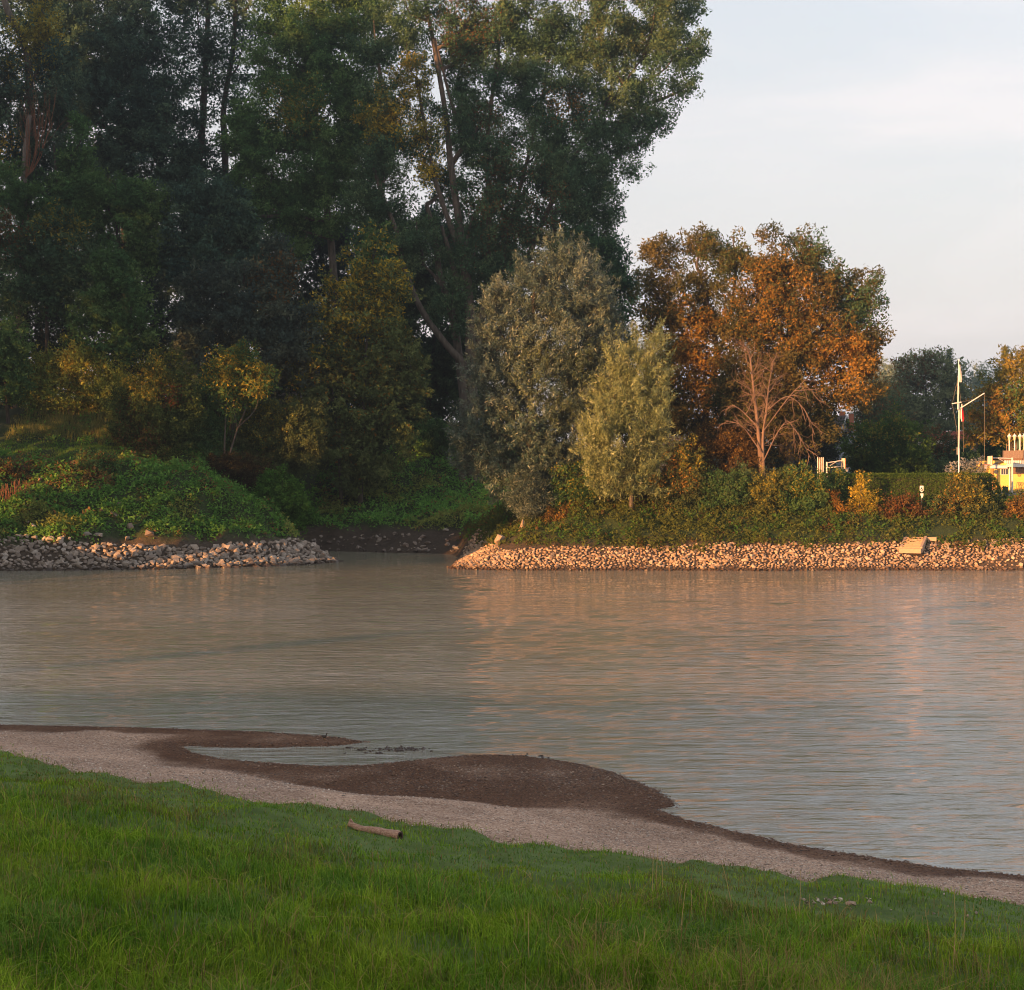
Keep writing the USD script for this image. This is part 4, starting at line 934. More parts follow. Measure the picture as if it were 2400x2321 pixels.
# along the right bank
RB = [
    ('grey-green young willow bush at the left end of the right bank', 176, (1235, 1215), [(1235, 1125, 30, 40), (1225, 1165, 40, 36), (1260, 1170, 30, 40), (1240, 1195, 40, 20)], SILV, (), dict(mat=willow_mat, slim=0.3, up=0.8)),
    ('dark green bush right of the young willow bush', 177, (1350, 1200), [(1330, 1130, 36, 40), (1380, 1110, 40, 36), (1360, 1160, 50, 36), (1300, 1180, 30, 26), (1410, 1150, 36, 40)], MIDG, [(1350, 1120, 60, YGR, 0.35)], {}),
    ('low rust-coloured bush above the two pale boulders', 174.5, (1340, 1230), [(1330, 1210, 40, 16), (1370, 1220, 30, 14), (1300, 1215, 26, 14)], BRN, [(1340, 1210, 40, ORA, 0.5)], {}),
    ('brown thicket under the pale willow', 178, (1450, 1190), [(1440, 1120, 50, 40), (1480, 1140, 40, 40), (1410, 1180, 36, 30), (1490, 1180, 40, 26)], OLIVE, [(1450, 1110, 50, BRN, 0.4)], {}),
    ('broad orange and green bush below the rust-orange tree', 175, (1590, 1215), [(1570, 1080, 30, 36), (1610, 1070, 36, 40), (1560, 1130, 40, 46), (1620, 1130, 46, 50), (1580, 1180, 50, 40), (1640, 1180, 30, 36)], OLIVE, [(1570, 1110, 60, ORA, 0.55), (1620, 1070, 40, YGR, 0.5)], {}),
    ('red-brown thicket below the dead tree', 179, (1720, 1180), [(1680, 1030, 50, 36), (1730, 1050, 46, 40), (1650, 1070, 40, 40), (1700, 1100, 60, 40), (1760, 1100, 40, 40)], BRN, [(1700, 1040, 60, ORA, 0.3)], {}),
    ('mid-green bush next to the orange and green bush', 174.5, (1700, 1215), [(1680, 1140, 36, 30), (1710, 1170, 46, 36), (1670, 1190, 40, 26), (1730, 1140, 26, 26)], MIDG, [(1690, 1150, 60, OLIVE, 0.4)], {}),
    ('yellow-tinged bush in the middle of the right bank', 174, (1800, 1220), [(1790, 1140, 30, 40), (1810, 1170, 36, 40), (1780, 1200, 40, 24), (1830, 1130, 26, 30)], OLIVE, [(1800, 1150, 60, YGR, 0.55)], {}),
    ('dark dense bush in front of the dead tree trunk', 176.5, (1760, 1200), [(1750, 1130, 36, 40), (1760, 1170, 40, 36), (1730, 1190, 30, 24)], POPG, (), {}),
    ('light green bush before the row of five posts', 174, (1880, 1220), [(1870, 1120, 36, 30), (1900, 1140, 40, 40), (1860, 1170, 36, 40), (1890, 1195, 50, 28), (1930, 1170, 26, 40)], MIDG, [(1890, 1120, 50, YGR, 0.4)], {}),
    ('slim pale-leaved sapling beside the hoop post', 176, (1960, 1190), [(1962, 1118, 14, 18), (1958, 1145, 20, 24), (1945, 1170, 24, 24)], MIDG, [(1955, 1100, 40, YGR, 0.5)], {}),
    ('small orange-leaved sapling at the foot of the hedge', 173.5, (1965, 1225), [(1955, 1170, 14, 26), (1965, 1195, 22, 20), (1940, 1205, 18, 16)], ORA, [(1955, 1170, 40, RED, 0.3)], dict(leaf=0.2, lai=2.2)),
    ('golden young birch glowing before the clipped hedge', 173.5, (2010, 1225), [(2018, 1130, 10, 24), (2015, 1160, 16, 26), (2030, 1180, 22, 30), (2000, 1195, 22, 22), (2040, 1200, 20, 20)], YGR, [(2012, 1160, 36, YEL, 0.8), (1995, 1200, 26, ORA, 0.6)], dict(leaf=0.2, lai=2.2)),
    ('rounded red-brown bush below the white number board', 173, (2110, 1230), [(2110, 1180, 30, 20), (2085, 1200, 26, 22), (2140, 1198, 26, 22), (2110, 1213, 40, 16)], BRN, [(2110, 1180, 50, RED, 0.25)], {}),
    ('big yellow-green bush near the right end of the hedge', 173, (2270, 1235), [(2272, 1132, 18, 28), (2240, 1155, 30, 28), (2290, 1168, 30, 34), (2260, 1195, 46, 30), (2220, 1195, 32, 24), (2300, 1205, 36, 24), (2242, 1128, 10, 16)], OLIVE, [(2230, 1160, 46, ORA, 0.5), (2280, 1140, 50, YGR, 0.6), (2240, 1110, 20, YEL, 0.5)], {}),
    ('brown bush cut by the right edge on the bank', 172.5, (2395, 1235), [(2390, 1190, 30, 26), (2400, 1215, 40, 22), (2370, 1215, 24, 18), (2430, 1195, 40, 40)], BRN, [(2390, 1190, 40, ORA, 0.4)], {}),
    ('low green bush between the number board and the big yellow-green bush', 174.5, (2175, 1220), [(2170, 1190, 30, 24), (2190, 1205, 30, 20), (2155, 1210, 26, 16)], MIDG, [(2170, 1190, 40, BRN, 0.3)], {}),
]
for i, (lab, d, base, lobes, p_, acc, kw) in enumerate(RB):
    shrub(lab, d, base, lobes, 120 + i, group='shrubs along the top of the right bank', palette=[tuple(0.8 * q_ for q_ in t_) for t_ in p_], accents=[(a_[0], a_[1], a_[2], a_[3], a_[4] * 0.65) for a_ in acc], **{**dict(leaf=0.25, lai=2.9, gap=0.33, wobble=0.7, up=0.6, shoot=1.7), **kw})
# ------------------------------------------------------------------ unseen trees added to cast shade: along the left bank and on the near dyke
def copies(src, name, places, label, category='tree', group=None):
    for x, y, z_, s, rz in places:
        path = numbered('/World', name)
        x_ = UsdGeom.Xform.Define(stage, path)
        x_.GetPrim().GetReferences().AddInternalReference(src)
        x_.GetPrim().SetInstanceable(True)
        x_.ClearXformOpOrder()
        x_.AddTranslateOp().Set(Gf.Vec3d(float(x), float(y), float(z_)))
        x_.AddRotateZOp().Set(float(rz))
        x_.AddScaleOp().Set(Gf.Vec3f(s, s, s))
        tag(x_, label, category, group)


wt = tree('wood_tree', 'tall unseen tree added to the left bank wood for its shade', 'tree', 130, (-1100, 1100), [(-1100, 930, 200, 190), (-1040, 760, 220, 220), (-1170, 620, 220, 240), (-1060, 450, 210, 240), (-1150, 250, 190, 220), (-1080, 60, 170, 200)],
          seed=210, palette=DKG, leaf=0.85, lai=1.0, per=40, gap=0.30, r=0.8, twigs=10, bark_=dark_bark, group='unseen shade trees added along the left bank')
copies(wt, 'wood_tree', [(x, y, ground(x, y) - 0.5, s, r) for x, y, s, r in ((-72, 117, 0.8, 150), (-79, 110, 0.9, 50), (-86, 120, 1.0, 140), (-77, 144, 0.8, 80), (-96, 148, 1.0, 250), (-100, 165, 1.0, 170), (-91, 188, 1.0, 40), (-104, 186, 1, 12), (-106, 222, 1, 90))],
       'tall unseen tree added to the left bank wood for its shade', group='unseen shade trees added along the left bank')
copies('/World/poplar_tree', 'wood_tree', [(x, y, ground(x, y) - 0.5, s, r) for x, y, s, r in ((-78, 124, 0.9, 150), (-88, 112, 1.0, 50), (-84, 138, 0.95, 20), (-96, 124, 1.0, 140), (-82, 150, 0.95, 80), (-96, 140, 1.0, 200), (-90, 165, 1.0, 300), (-104, 155, 1.0, 60), (-98, 180, 1.0, 110), (-96, 198, 1.0, 40))],
       'tall unseen high-crowned poplar added on the left bank for its shade', group='unseen high-crowned poplars added along the left bank for shade')
av = tree('lime_tree', 'round unseen lime tree added on the near dyke for its shade', 'tree', 60, (0, 600), [(0, 0, 190, 200), (120, -140, 150, 150), (-120, -120, 150, 160), (0, -260, 130, 130), (60, 120, 170, 110), (-90, 100, 150, 110)], seed=200, group='unseen lime trees added on the near dyke for shade', palette=MIDG, leaf=0.34, lai=3.4, tri=True, per=40, gap=0.3, r=0.28, twigs=20)
UsdGeom.Xformable(stage.GetPrimAtPath(av)).ClearXformOpOrder()
UsdGeom.XformCommonAPI(stage.GetPrimAtPath(av)).SetTranslate(Gf.Vec3d(-24, -14, 8.6))
copies(av, 'lime_tree', [(x, -15 + 2 * math.sin(x), 7.6, 0.36 + 0.06 * math.sin(3 * x), 37 * x) for x in (-122, -98, -91, -70, -50, -36, -12)],
       'round unseen lime tree added on the near dyke for its shade', group='unseen lime trees added on the near dyke for shade')

# ------------------------------------------------------------------ low plants on the banks
UP = np.array([0, 0, 1.0])


def instancer(path, protos, pos, yaw, scale, which, **tags):
    pi = UsdGeom.PointInstancer.Define(stage, path)
    for i, (vf, col, mat) in enumerate(protos):
        put(path, f'clump' if True else '', vf, mat, col=col)
    kids = [c.GetPath() for c in pi.GetPrim().GetChildren()]
    pi.CreatePrototypesRel().SetTargets(kids)
    pi.CreatePositionsAttr(Vt.Vec3fArray.FromNumpy(pos.astype(np.float32)))
    pi.CreateProtoIndicesAttr(Vt.IntArray.FromNumpy(which.astype(np.int32)))
    qs = np.zeros((len(pos), 4), np.float16)
    h = yaw / 2
    pi.CreateOrientationsAttr(Vt.QuathArray([Gf.Quath(float(math.cos(a)), 0.0, 0.0, float(math.sin(a))) for a in h]))
    pi.CreateScalesAttr(Vt.Vec3fArray.FromNumpy(np.repeat(scale[:, None], 3, 1).astype(np.float32)))
    tag(pi, **tags)


def nettle(rng, n, radius, height, leaf, palette, slim=0.6):
    p = rng.normal(size=(n, 3)) * [radius * 0.5, radius * 0.5, 0]
    p[:, 2] = height * rng.random(n) ** 0.6 * np.exp(-(p[:, 0] ** 2 + p[:, 1] ** 2) / (radius ** 2))
    out = norm(p * [1, 1, 0] + [0, 0, 0.15])
    a = norm(out + rng.normal(size=(n, 3)) * 0.5 + [0, 0, 0.15])
    nn = norm(UP + rng.normal(size=(n, 3)) * 0.45)
    v, f = leaf_quads(rng, p, a, nn, leaf * (0.6 + 0.8 * rng.random(n)), slim)
    c = pal(palette, np.clip(rng.normal(0.45, 0.22, n), 0, 1)) * (1 + 0.15 * rng.normal(size=(n, 1))).clip(0.5, 1.6)
    return (v, f), np.repeat(c, 4, axis=0), leaf_mat


def blades(rng, n, radius, h, width, palette, lean=0.5, dry=0.05, seg=3):
    base = np.column_stack([rng.normal(size=(n, 2)) * radius * 0.5, np.zeros(n)])
    ang = rng.random(n) * 2 * math.pi
    dirh = np.column_stack([np.cos(ang), np.sin(ang), np.zeros(n)])
    side = np.column_stack([-np.sin(ang), np.cos(ang), np.zeros(n)])
    tw = rng.normal(size=n) * 0.6
    side = norm(side * np.cos(tw)[:, None] + dirh * np.sin(tw)[:, None])
    hh = h * (0.45 + 0.75 * rng.random(n))
    ln = lean * (0.25 + rng.random(n) ** 1.3)
    droop = rng.random(n) ** 2 * 0.55
    vs = []
    for k in range(seg + 1):
        t = k / seg
        c = base + dirh * (hh * (ln * t + 0.6 * ln * t ** 2 + droop * t ** 3))[:, None] + UP * (hh * (t - droop * 0.55 * t ** 3))[:, None]
        w = width * (1 - 0.55 * t) * (0.7 + 0.5 * rng.random(n))
        if k < seg:
            vs += [c - side * w[:, None] * 0.5, c + side * w[:, None] * 0.5]
        else:
            vs.append(c)
    m = len(vs)
    v = np.stack(vs, 1).reshape(-1, 3)
    f = []
    for k in range(seg - 1):
        f += [[2 * k, 2 * k + 1, 2 * k + 3], [2 * k, 2 * k + 3, 2 * k + 2]]
    f.append([2 * seg - 2, 2 * seg - 1, 2 * seg])
    f = (np.arange(n)[:, None, None] * m + np.array(f)[None]).reshape(-1, 3)
    c = pal(palette, np.clip(rng.normal(0.45, 0.25, n), 0, 1)) * (1 + 0.14 * rng.normal(size=(n, 1))).clip(0.5, 1.5)
    dd = rng.random(n) < dry
    c[dd] = np.array([0.26, 0.19, 0.07]) * (0.6 + 0.6 * rng.random((dd.sum(), 1)))
    return (v, f), np.repeat(c, m, axis=0), grass_mat


CR = np.random.default_rng(77)
COVER = [[(0.045, 0.100, 0.026), (0.075, 0.160, 0.036), (0.115, 0.21, 0.05)], [(0.050, 0.125, 0.024), (0.085, 0.190, 0.036), (0.13, 0.24, 0.05)], [(0.075, 0.10, 0.026), (0.12, 0.145, 0.036), (0.17, 0.185, 0.05)], BRN]
HAY = [(0.065, 0.078, 0.024), (0.105, 0.110, 0.034), (0.16, 0.145, 0.055)]
TURF = [(0.040, 0.088, 0.018), (0.068, 0.125, 0.026), (0.10, 0.155, 0.040)]
n = 40000
c = np.column_stack([CR.uniform(-66, 62, n), CR.uniform(160, 250, n)])
c = c[np.abs(c[:, 0]) < 0.36 * c[:, 1]]
n = len(c)
h = far_height(c)
c3 = np.column_stack([c, np.zeros(n)])
nz = fbm(c3 * 0.16, 4, 13)
fine = fbm(c3 * 0.7, 3, 19)
px_ = CX + c[:, 0] / c[:, 1] * FPX
py_ = HY + (EYE - h) / c[:, 1] * FPX
sdl = shapely.distance(shapely.points(c), land.exterior)
left, mid = c[:, 0] < -16.5 - (c[:, 1] - 190) * 0.10, (c[:, 1] > 192) & (c[:, 0] < 2)
right = ~left & ~((c[:, 1] > 198) & (c[:, 0] < 0))
turf = left & (px_ < 300) & (py_ > 1030 + 0.06 * px_) & (py_ < 1082) & (c[:, 1] > 184)
court = (c[:, 1] > 178.5) & (c[:, 0] > 55.0 - (c[:, 1] - 178.5) * 0.1)
ok = (h > 1.9 + 1.5 * (nz - 0.5) + np.where(right, 0.2, np.where(left, 0.9, 1.2))) & (CR.random(n) < 0.95 - np.clip((c[:, 1] - 215) / 60, 0, 0.75)) & ~court & ~(turf & (px_ < 60) & (py_ > 1068))
ok &= ~((np.abs(px_ - 0) < 90) & (py_ > 1074) & (py_ < 1092) & left & (c[:, 1] > 182))
ok &= ~(fine < 0.33)
path_ = right & (np.abs(px_ - (2196 - (py_ - 1230) * 0.55)) < 9) & (c[:, 1] < 176)
ok &= ~path_
c, h, nz, px_, py_, left, right, turf, fine = (a[ok] for a in (c, h, nz, px_, py_, left, right, turf, fine))
k = len(c)
w = np.where(CR.random(k) < 0.55, 0, 2) + CR.integers(0, 2, k)
w = np.where(nz < 0.44, 4 + CR.integers(0, 2, k), w)
w = np.where(right & (CR.random(k) < 0.7), 4 + CR.integers(0, 2, k), w)
w = np.where((CR.random(k) < 0.05) | (left & (px_ < 260) & (py_ > 1085) & (py_ < 1150) & (CR.random(k) < 0.45)), 6 + CR.integers(0, 2, k), w)
upper = left & (c[:, 1] > 200) & (px_ < 520)
w = np.where(upper & (CR.random(k) < 0.75), 8 + CR.integers(0, 2, k), w)
w = np.where(turf, 10 + CR.integers(0, 2, k), w)
sc = (0.85 + 0.65 * CR.random(k)) * np.where(right & (c[:, 1] < 174), 0.8, 1.0)
per = np.where(w < 8, 16, np.where(w < 10, 14, 12))
near_ = np.clip(185 / c[:, 1], 0.5, 1.1) ** 2
per = np.maximum(4, (per * near_).astype(int))
ix = np.repeat(np.arange(k), per)
m = len(ix)
ww, ss = w[ix], sc[ix]
leafy = ww < 8
r_ = CR.normal(size=(m, 2)) * (0.34 * ss)[:, None]
hh = np.where(leafy, 0.55, np.where(ww < 10, 0.3, 0.03)) * ss * (0.4 + 2.4 * np.clip(fine - 0.3, 0, 0.5) / 0.5)[ix] * CR.random(m) ** 0.6 * np.exp(-(r_ ** 2).sum(1) / 0.6)
lp_ = np.column_stack([c[ix] + r_, far_height(c[ix] + r_) + hh])
a = np.where(leafy[:, None], norm(np.column_stack([r_, np.zeros(m)]) + CR.normal(size=(m, 3)) * 0.6 + [0, 0, 0.1]), norm(CR.normal(size=(m, 3)) * [0.3, 0.3, 0.1] + UP))
nn = norm(np.where(leafy[:, None], UP, np.array([0, -1.0, 0.3])) + CR.normal(size=(m, 3)) * 0.45)
size = np.where(leafy, 0.27, np.where(ww < 10, 0.8, 0.24)) * (0.6 + 0.75 * CR.random(m)) * ss
slim_ = np.where(leafy, 0.75, np.where(ww < 10, 0.08, 0.25))
PALS = np.array([COVER[0], COVER[1], COVER[2], COVER[3], HAY, TURF])
tone_ = np.clip(CR.normal(0.45, 0.2, m) + (CR.normal(size=k) * 0.18)[ix], 0, 0.999) * 2
lo = tone_.astype(int)
pw = PALS[ww // 2]
col = pw[np.arange(m), lo] + (pw[np.arange(m), lo + 1] - pw[np.arange(m), lo]) * (tone_ - lo)[:, None]
v, f = leaf_quads(CR, lp_, a, nn, size, slim_[:, None], True)
TOTAL[0] += len(f)
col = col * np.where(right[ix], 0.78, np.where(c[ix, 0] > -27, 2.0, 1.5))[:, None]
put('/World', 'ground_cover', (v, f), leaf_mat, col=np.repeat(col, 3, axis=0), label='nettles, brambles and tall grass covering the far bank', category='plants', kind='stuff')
# rusty dock stalks at the left of the mound
for i, (px, py) in enumerate([(22, 1225), (44, 1228), (15, 1232), (2380, 1236), (1540, 1225)]):
    d = 172.0
    if i > 2:
        break
    p = W(px, py, d)
    p[2] = ground(p[0], p[1])
    root = thing('dock_plant', ['rust-coloured dock stalks on the left edge of the mound', 'tall rusty dock stalks right of the others on the left mound', 'short rusty dock stalks nearest the left edge', 'pale dry stalks near the right edge above the stones', 'dry rusty stalks below the orange and green bush'][i], 'plant', p)
    tw = []
    for j in range(20):
        a = CR.random() * 6.28
        s = p + np.array([CR.normal() * 0.4, CR.normal() * 0.3, -0.1])
        tw.append(tube(curve([s, s + [0.15 * math.cos(a), 0.15 * math.sin(a), 1.0], s + [0.4 * math.cos(a), 0.4 * math.sin(a), 1.4 + 1.2 * CR.random()]], 3), [0.012, 0.014, 0.016, 0.02, 0.03, 0.03, 0.012][:len(curve([s, s, s], 3))], 4))
    put(root, 'stalks', cat(tw), twig_mat, kind='stuff')

# ------------------------------------------------------------------ clipped hedge, court, posts, hoops
white_paint = plain('white_paint', (0.72, 0.70, 0.66), 0.5, 0.06, 4)
steel = plain('galvanised_steel', (0.55, 0.53, 0.50), 0.45, 0.10, 8)
wood_grey = plain('weathered_wood', (0.24, 0.17, 0.125), 0.8, 0.25, 9)
wood_brown = plain('brown_wood', (0.20, 0.115, 0.07), 0.75, 0.25, 9)
yellow_wall = plain('yellow_render', (0.72, 0.50, 0.13), 0.8, 0.06, 2)
orange_paint = plain('orange_paint', (0.52, 0.22, 0.07), 0.6, 0.10, 5)
red_paint = plain('red_paint', (0.55, 0.06, 0.04), 0.5, 0.08, 5)
glass_dark = plain('window_glass', (0.05, 0.055, 0.06), 0.08, 0.1, 2, spec=0.6)
dark_grey = plain('dark_grey_metal', (0.07, 0.08, 0.09), 0.5, 0.1, 5)
black_paint = plain('black_paint', (0.02, 0.02, 0.02), 0.5, 0.05, 5)
brick_mat = plain('red_brick', (0.34, 0.12, 0.065), 0.85, 0.22, 10)
tile_dark = plain('dark_roof_tile', (0.085, 0.07, 0.065), 0.8, 0.25, 7)
tile_red = plain('red_roof_tile', (0.28, 0.075, 0.045), 0.8, 0.2, 7)
grey_wall = plain('grey_render', (0.20, 0.21, 0.225), 0.85, 0.08, 3)
pale_wall = plain('pale_render', (0.62, 0.55, 0.47), 0.85, 0.08, 3)
concrete = plain('concrete', (0.30, 0.285, 0.26), 0.85, 0.15, 3, 0.01)
step_mat = plain('sandy_concrete', (0.36, 0.255, 0.175), 0.85, 0.15, 5, 0.01)
asphalt = plain('court_asphalt', (0.16, 0.15, 0.155), 0.85, 0.12, 2)
cloth_white = plain('flag_white', (0.72, 0.68, 0.66), 0.7, 0.05, 3)
cloth_red = plain('flag_red', (0.60, 0.04, 0.05), 0.7, 0.08, 3)
rope_mat = plain('rope', (0.16, 0.13, 0.10), 0.8, 0.1, 20)
parasol_mat = plain('parasol_green', (0.035, 0.07, 0.045), 0.8, 0.1, 4)

cg = np.array([[x, y] for x in np.arange(53.6, 120, 3) for y in np.arange(177.6, 206, 2)])
nx, ny = len(np.arange(53.6, 120, 3)), len(np.arange(177.6, 206, 2))
put('/World', 'court_paving', (np.column_stack([cg, far_height(cg) + 0.06]), grid_faces(nx, ny)), asphalt, smooth=True, kind='structure', label='grey paved yard in front of the yellow building', category='paving')

HR = np.random.default_rng(91)
hx0, hx1, hy0, hy1 = 35.6, 56.2, 176.6, 178.6
n = 26000
P = np.column_stack([HR.uniform(hx0, hx1, n), HR.uniform(hy0, hy1, n), HR.uniform(0, 1, n)])
face = HR.random(n)
P[:, 1] = np.where(face < 0.5, hy0 + 0.12 * HR.random(n), P[:, 1])
P[:, 2] = np.where((face > 0.5) & (face < 0.8), 1 - 0.05 * HR.random(n), P[:, 2])
endx = hx1 - 1.2
over = P[:, 0] > endx
zb_ = far_height(P[:, :2])
top = 10.12 + 0.12 * (fbm(np.column_stack([P[:, :1] * 0.7, P[:, :1] * 0, P[:, :1] * 0]), 3, 3) - 0.5)
u = np.where(over, (P[:, 0] - endx) / 1.2, 0)
zt = zb_ + (top - zb_) * np.sqrt(np.clip(1 - u ** 2 * np.clip(P[:, 2] * 1.6 - 0.6, 0, 1), 0.05, 1))
Pz = zb_ + P[:, 2] * (zt - zb_)
Pw = np.column_stack([P[:, 0], P[:, 1], Pz]) + HR.normal(size=(n, 3)) * 0.06
nn = norm(np.where((face < 0.5)[:, None], [0, -1.0, 0.2], [0, 0, 1.0]) + HR.normal(size=(n, 3)) * 0.6)
a = norm(HR.normal(size=(n, 3)) + UP * 0.7)
v, f = leaf_quads(HR, Pw, a, nn, 0.17 * (0.6 + 0.7 * HR.random(n)), 0.6)
root = thing('clipped_hedge', 'long clipped green hedge with a rounded right end on the terrace', 'hedge', (46, 176.6, 7.2))
put(root, 'foliage', (v, f), leaf_mat, col=np.repeat(pal([(0.036, 0.070, 0.016), (0.062, 0.110, 0.022), (0.10, 0.15, 0.032)], HR.random(n)), 4, axis=0))
core = bx((hx0 + 0.2, hy0 + 0.3, 6.6), (endx + 0.3, hy1 - 0.3, 9.75))
put(root, 'stems', core, dark_bark)


def rod(a, b, r, sides=8):
    return tube(np.array([a, b], float), r, sides)


def rail(pa, pb, d, r, db=None):
    return rod(W(*pa, d), W(*pb, db or d), r)


def hoop(label, d, post, top, bot, boardx, board_y, rim, side):
    p = W(post, 1110, d)
    g = ground(p[0], p[1])
    root = thing('basketball_hoop', label, 'basketball hoop', (p[0], p[1], g))
    t_ = W(post, top[0] - 2, d)
    put(root, 'post', rod([p[0], p[1], g - 0.1], t_, 0.11), steel, smooth=30)
    put(root, 'upper_arm', rail((post, top[0]), (boardx, top[1]), d, 0.055), steel, smooth=30)
    put(root, 'lower_arm', rail((post, bot[0]), (boardx, bot[1]), d, 0.055), steel, smooth=30)
    put(root, 'brace', rail((post, bot[0] - 1), ((post + 2 * boardx) / 3, top[1] + 1.2), d, 0.03), steel, smooth=30)
    c0, c1 = W(boardx, board_y[1], d), W(boardx, board_y[0], d)
    put(root, 'backboard', bx((c0[0] - 0.03, d - 0.9, c0[2]), (c0[0] + 0.03, d + 0.9, c1[2])), white_paint)
    for yy in (d - 0.93, d + 0.9):
        put(root, 'board_edge', bx((c0[0] - 0.036, yy, c0[2]), (c0[0] + 0.036, yy + 0.03, c1[2])), orange_paint)
    rc = W(rim[0], rim[1], d)
    ring = np.array([rc + [0.225 * math.cos(t), 0.225 * math.sin(t), 0] for t in np.linspace(0, 2 * math.pi, 17)])
    rg = put(root, 'rim', tube(ring, 0.02, 6, False), red_paint, smooth=True)
    put(root, 'rim_bracket', rod(rc + [-side * 0.225, 0, 0], [c0[0], d, rc[2]], 0.03), red_paint)
    net = []
    for k in range(12):
        t0, t1 = k / 12 * 2 * math.pi, (k + 1.5) / 12 * 2 * math.pi
        for s in (t1, 2 * t0 - t1):
            net.append(tube(np.array([rc + [0.22 * math.cos(t0), 0.22 * math.sin(t0), 0], rc + [0.12 * math.cos(s), 0.12 * math.sin(s), -0.5]]), 0.012, 3))
    put(root, 'net', cat(net), cloth_white, kind='stuff')


hoop('basketball hoop with a white lattice arm above the left part of the hedge', 184, 1938, (1085, 1079), (1097, 1093), 1977, (1074, 1099), (1985, 1096), 1)
hoop('basketball hoop in front of the yellow building at the right edge', 185, 2372.5, (1075, 1073), (1093, 1089), 2320.5, (1069, 1091), (2310, 1089), -1)
p = W(1922, 1110, 181)
root = thing('slatted_screen', 'narrow wooden screen of four upright posts beside the left hoop', 'screen', (p[0], p[1], ground(p[0], p[1])))
for i in range(4):
    q_ = W(1916 + 4.5 * i, 1072, 181)
    put(root, 'post', rod([q_[0], q_[1], ground(q_[0], q_[1])], [q_[0], q_[1], q_[2]], 0.055), steel, smooth=30)
    if i < 3:
        put(root, 'board', bx((q_[0] + 0.05, 181.02, 8.0), (q_[0] + 0.175, 181.06, q_[2] - 0.12)), wood_brown)

# river sign
p = W(2160, 1139, 172.6)
root = thing('number_board', 'small white board with a black 6 in front of the hedge', 'sign', (p[0], p[1], ground(p[0], p[1])))
pts_ = np.array([(-0.2, 0), (0.2, 0), (0.2, -0.56), (0.0, -0.72), (-0.2, -0.56)])
bd = trimesh.creation.extrude_polygon(sg.Polygon(pts_), 0.03)
T = np.array([[1, 0, 0, p[0]], [0, 0, -1, p[1]], [0, 1, 0, p[2]], [0, 0, 0, 1.0]])
bd.apply_transform(T)
put(root, 'board', bd, white_paint)
tx = meshkit.text_mesh('6', 0.42, 0.01, bold=True)
tx.apply_translation([-tx.bounds[:, 0].mean(), -0.56, 0])
tx.apply_transform(np.array([[1, 0, 0, p[0]], [0, 0, -1, p[1] - 0.034], [0, 1, 0, p[2]], [0, 0, 0, 1.0]]))
put(root, 'number', tx, black_paint)
b2 = trimesh.creation.extrude_polygon(sg.Polygon([(-0.17, -0.86), (0.2, -0.86), (0.16, -1.2), (0.02, -1.42), (-0.06, -1.2)]), 0.03)
b2.apply_transform(T)
put(root, 'lower_board', b2, white_paint)
put(root, 'post', rod([p[0], p[1] + 0.09, ground(p[0], p[1]) - 0.1], [p[0], p[1] + 0.09, p[2] - 0.05], 0.03), dark_grey)

# flagpole
D_ = 184.0
p = W(2247, 1110, D_)
g = ground(p[0], p[1])
root = thing('flagpole', 'tall white flagpole with yard, gaff and two limp flags', 'flagpole', (p[0], p[1], g))
put(root, 'lower_mast', tube(np.array([[p[0], p[1], g], W(2247.5, 1000, D_), W(2248, 942, D_)]), [0.10, 0.085, 0.07], 10), white_paint, smooth=True)
put(root, 'topmast', tube(np.array([W(2245.3, 960, D_ - 0.25), W(2246, 900, D_ - 0.25), W(2247, 846, D_ - 0.25)]), [0.085, 0.07, 0.045], 10), white_paint, smooth=True)
put(root, 'truck', rod(W(2247, 846, D_ - 0.25), W(2247, 843, D_ - 0.25), 0.10), white_paint)
put(root, 'yard', rail((2231, 946.5), (2253, 943), D_ - 0.4, 0.06), white_paint, smooth=30)
put(root, 'gaff', rail((2251, 957), (2307, 922), D_ - 0.4, 0.06), white_paint, smooth=30)
put(root, 'stay', rail((2253, 943), (2285, 935), D_ - 0.4, 0.018), rope_mat)
for a_, b_ in (((2232, 946), (2243, 1010)), ((2232, 946), (2242, 900)), ((2252, 944), (2248, 905)), ((2307, 922), (2307, 1112)), ((2257, 988), (2258, 1060)), ((2243, 1010), (2244, 1050))):
    put(root, 'rope', rail(a_, b_, D_ - 0.35, 0.022 if a_[0] != 2307 else 0.03), rope_mat)
put(root, 'cabinet', bx(W(2243.5, 1066, D_ + 0.1), W(2246.5, 1048, D_ + 0.4)), grey_wall)


def limp_flag(px0, py0, px1, py1, width, seed):
    rng_ = np.random.default_rng(seed)
    rows, cols = 14, 9
    v = []
    for i in range(rows):
        t = i / (rows - 1)
        c_ = W(px0 + (px1 - px0) * t, py0 + (py1 - py0) * t, D_ - 0.3)
        w_ = width * (0.25 + 0.75 * math.sin(min(1, t * 1.25) * math.pi * 0.5)) * (1 if t < 0.9 else 0.75)
        for j in range(cols):
            u_ = j / (cols - 1) - 0.5
            v.append(c_ + [u_ * w_, 0.13 * math.sin(j * 1.9 + t * 2.0), 0])
    v = np.array(v)
    f = grid_faces(rows, cols)
    return v, f


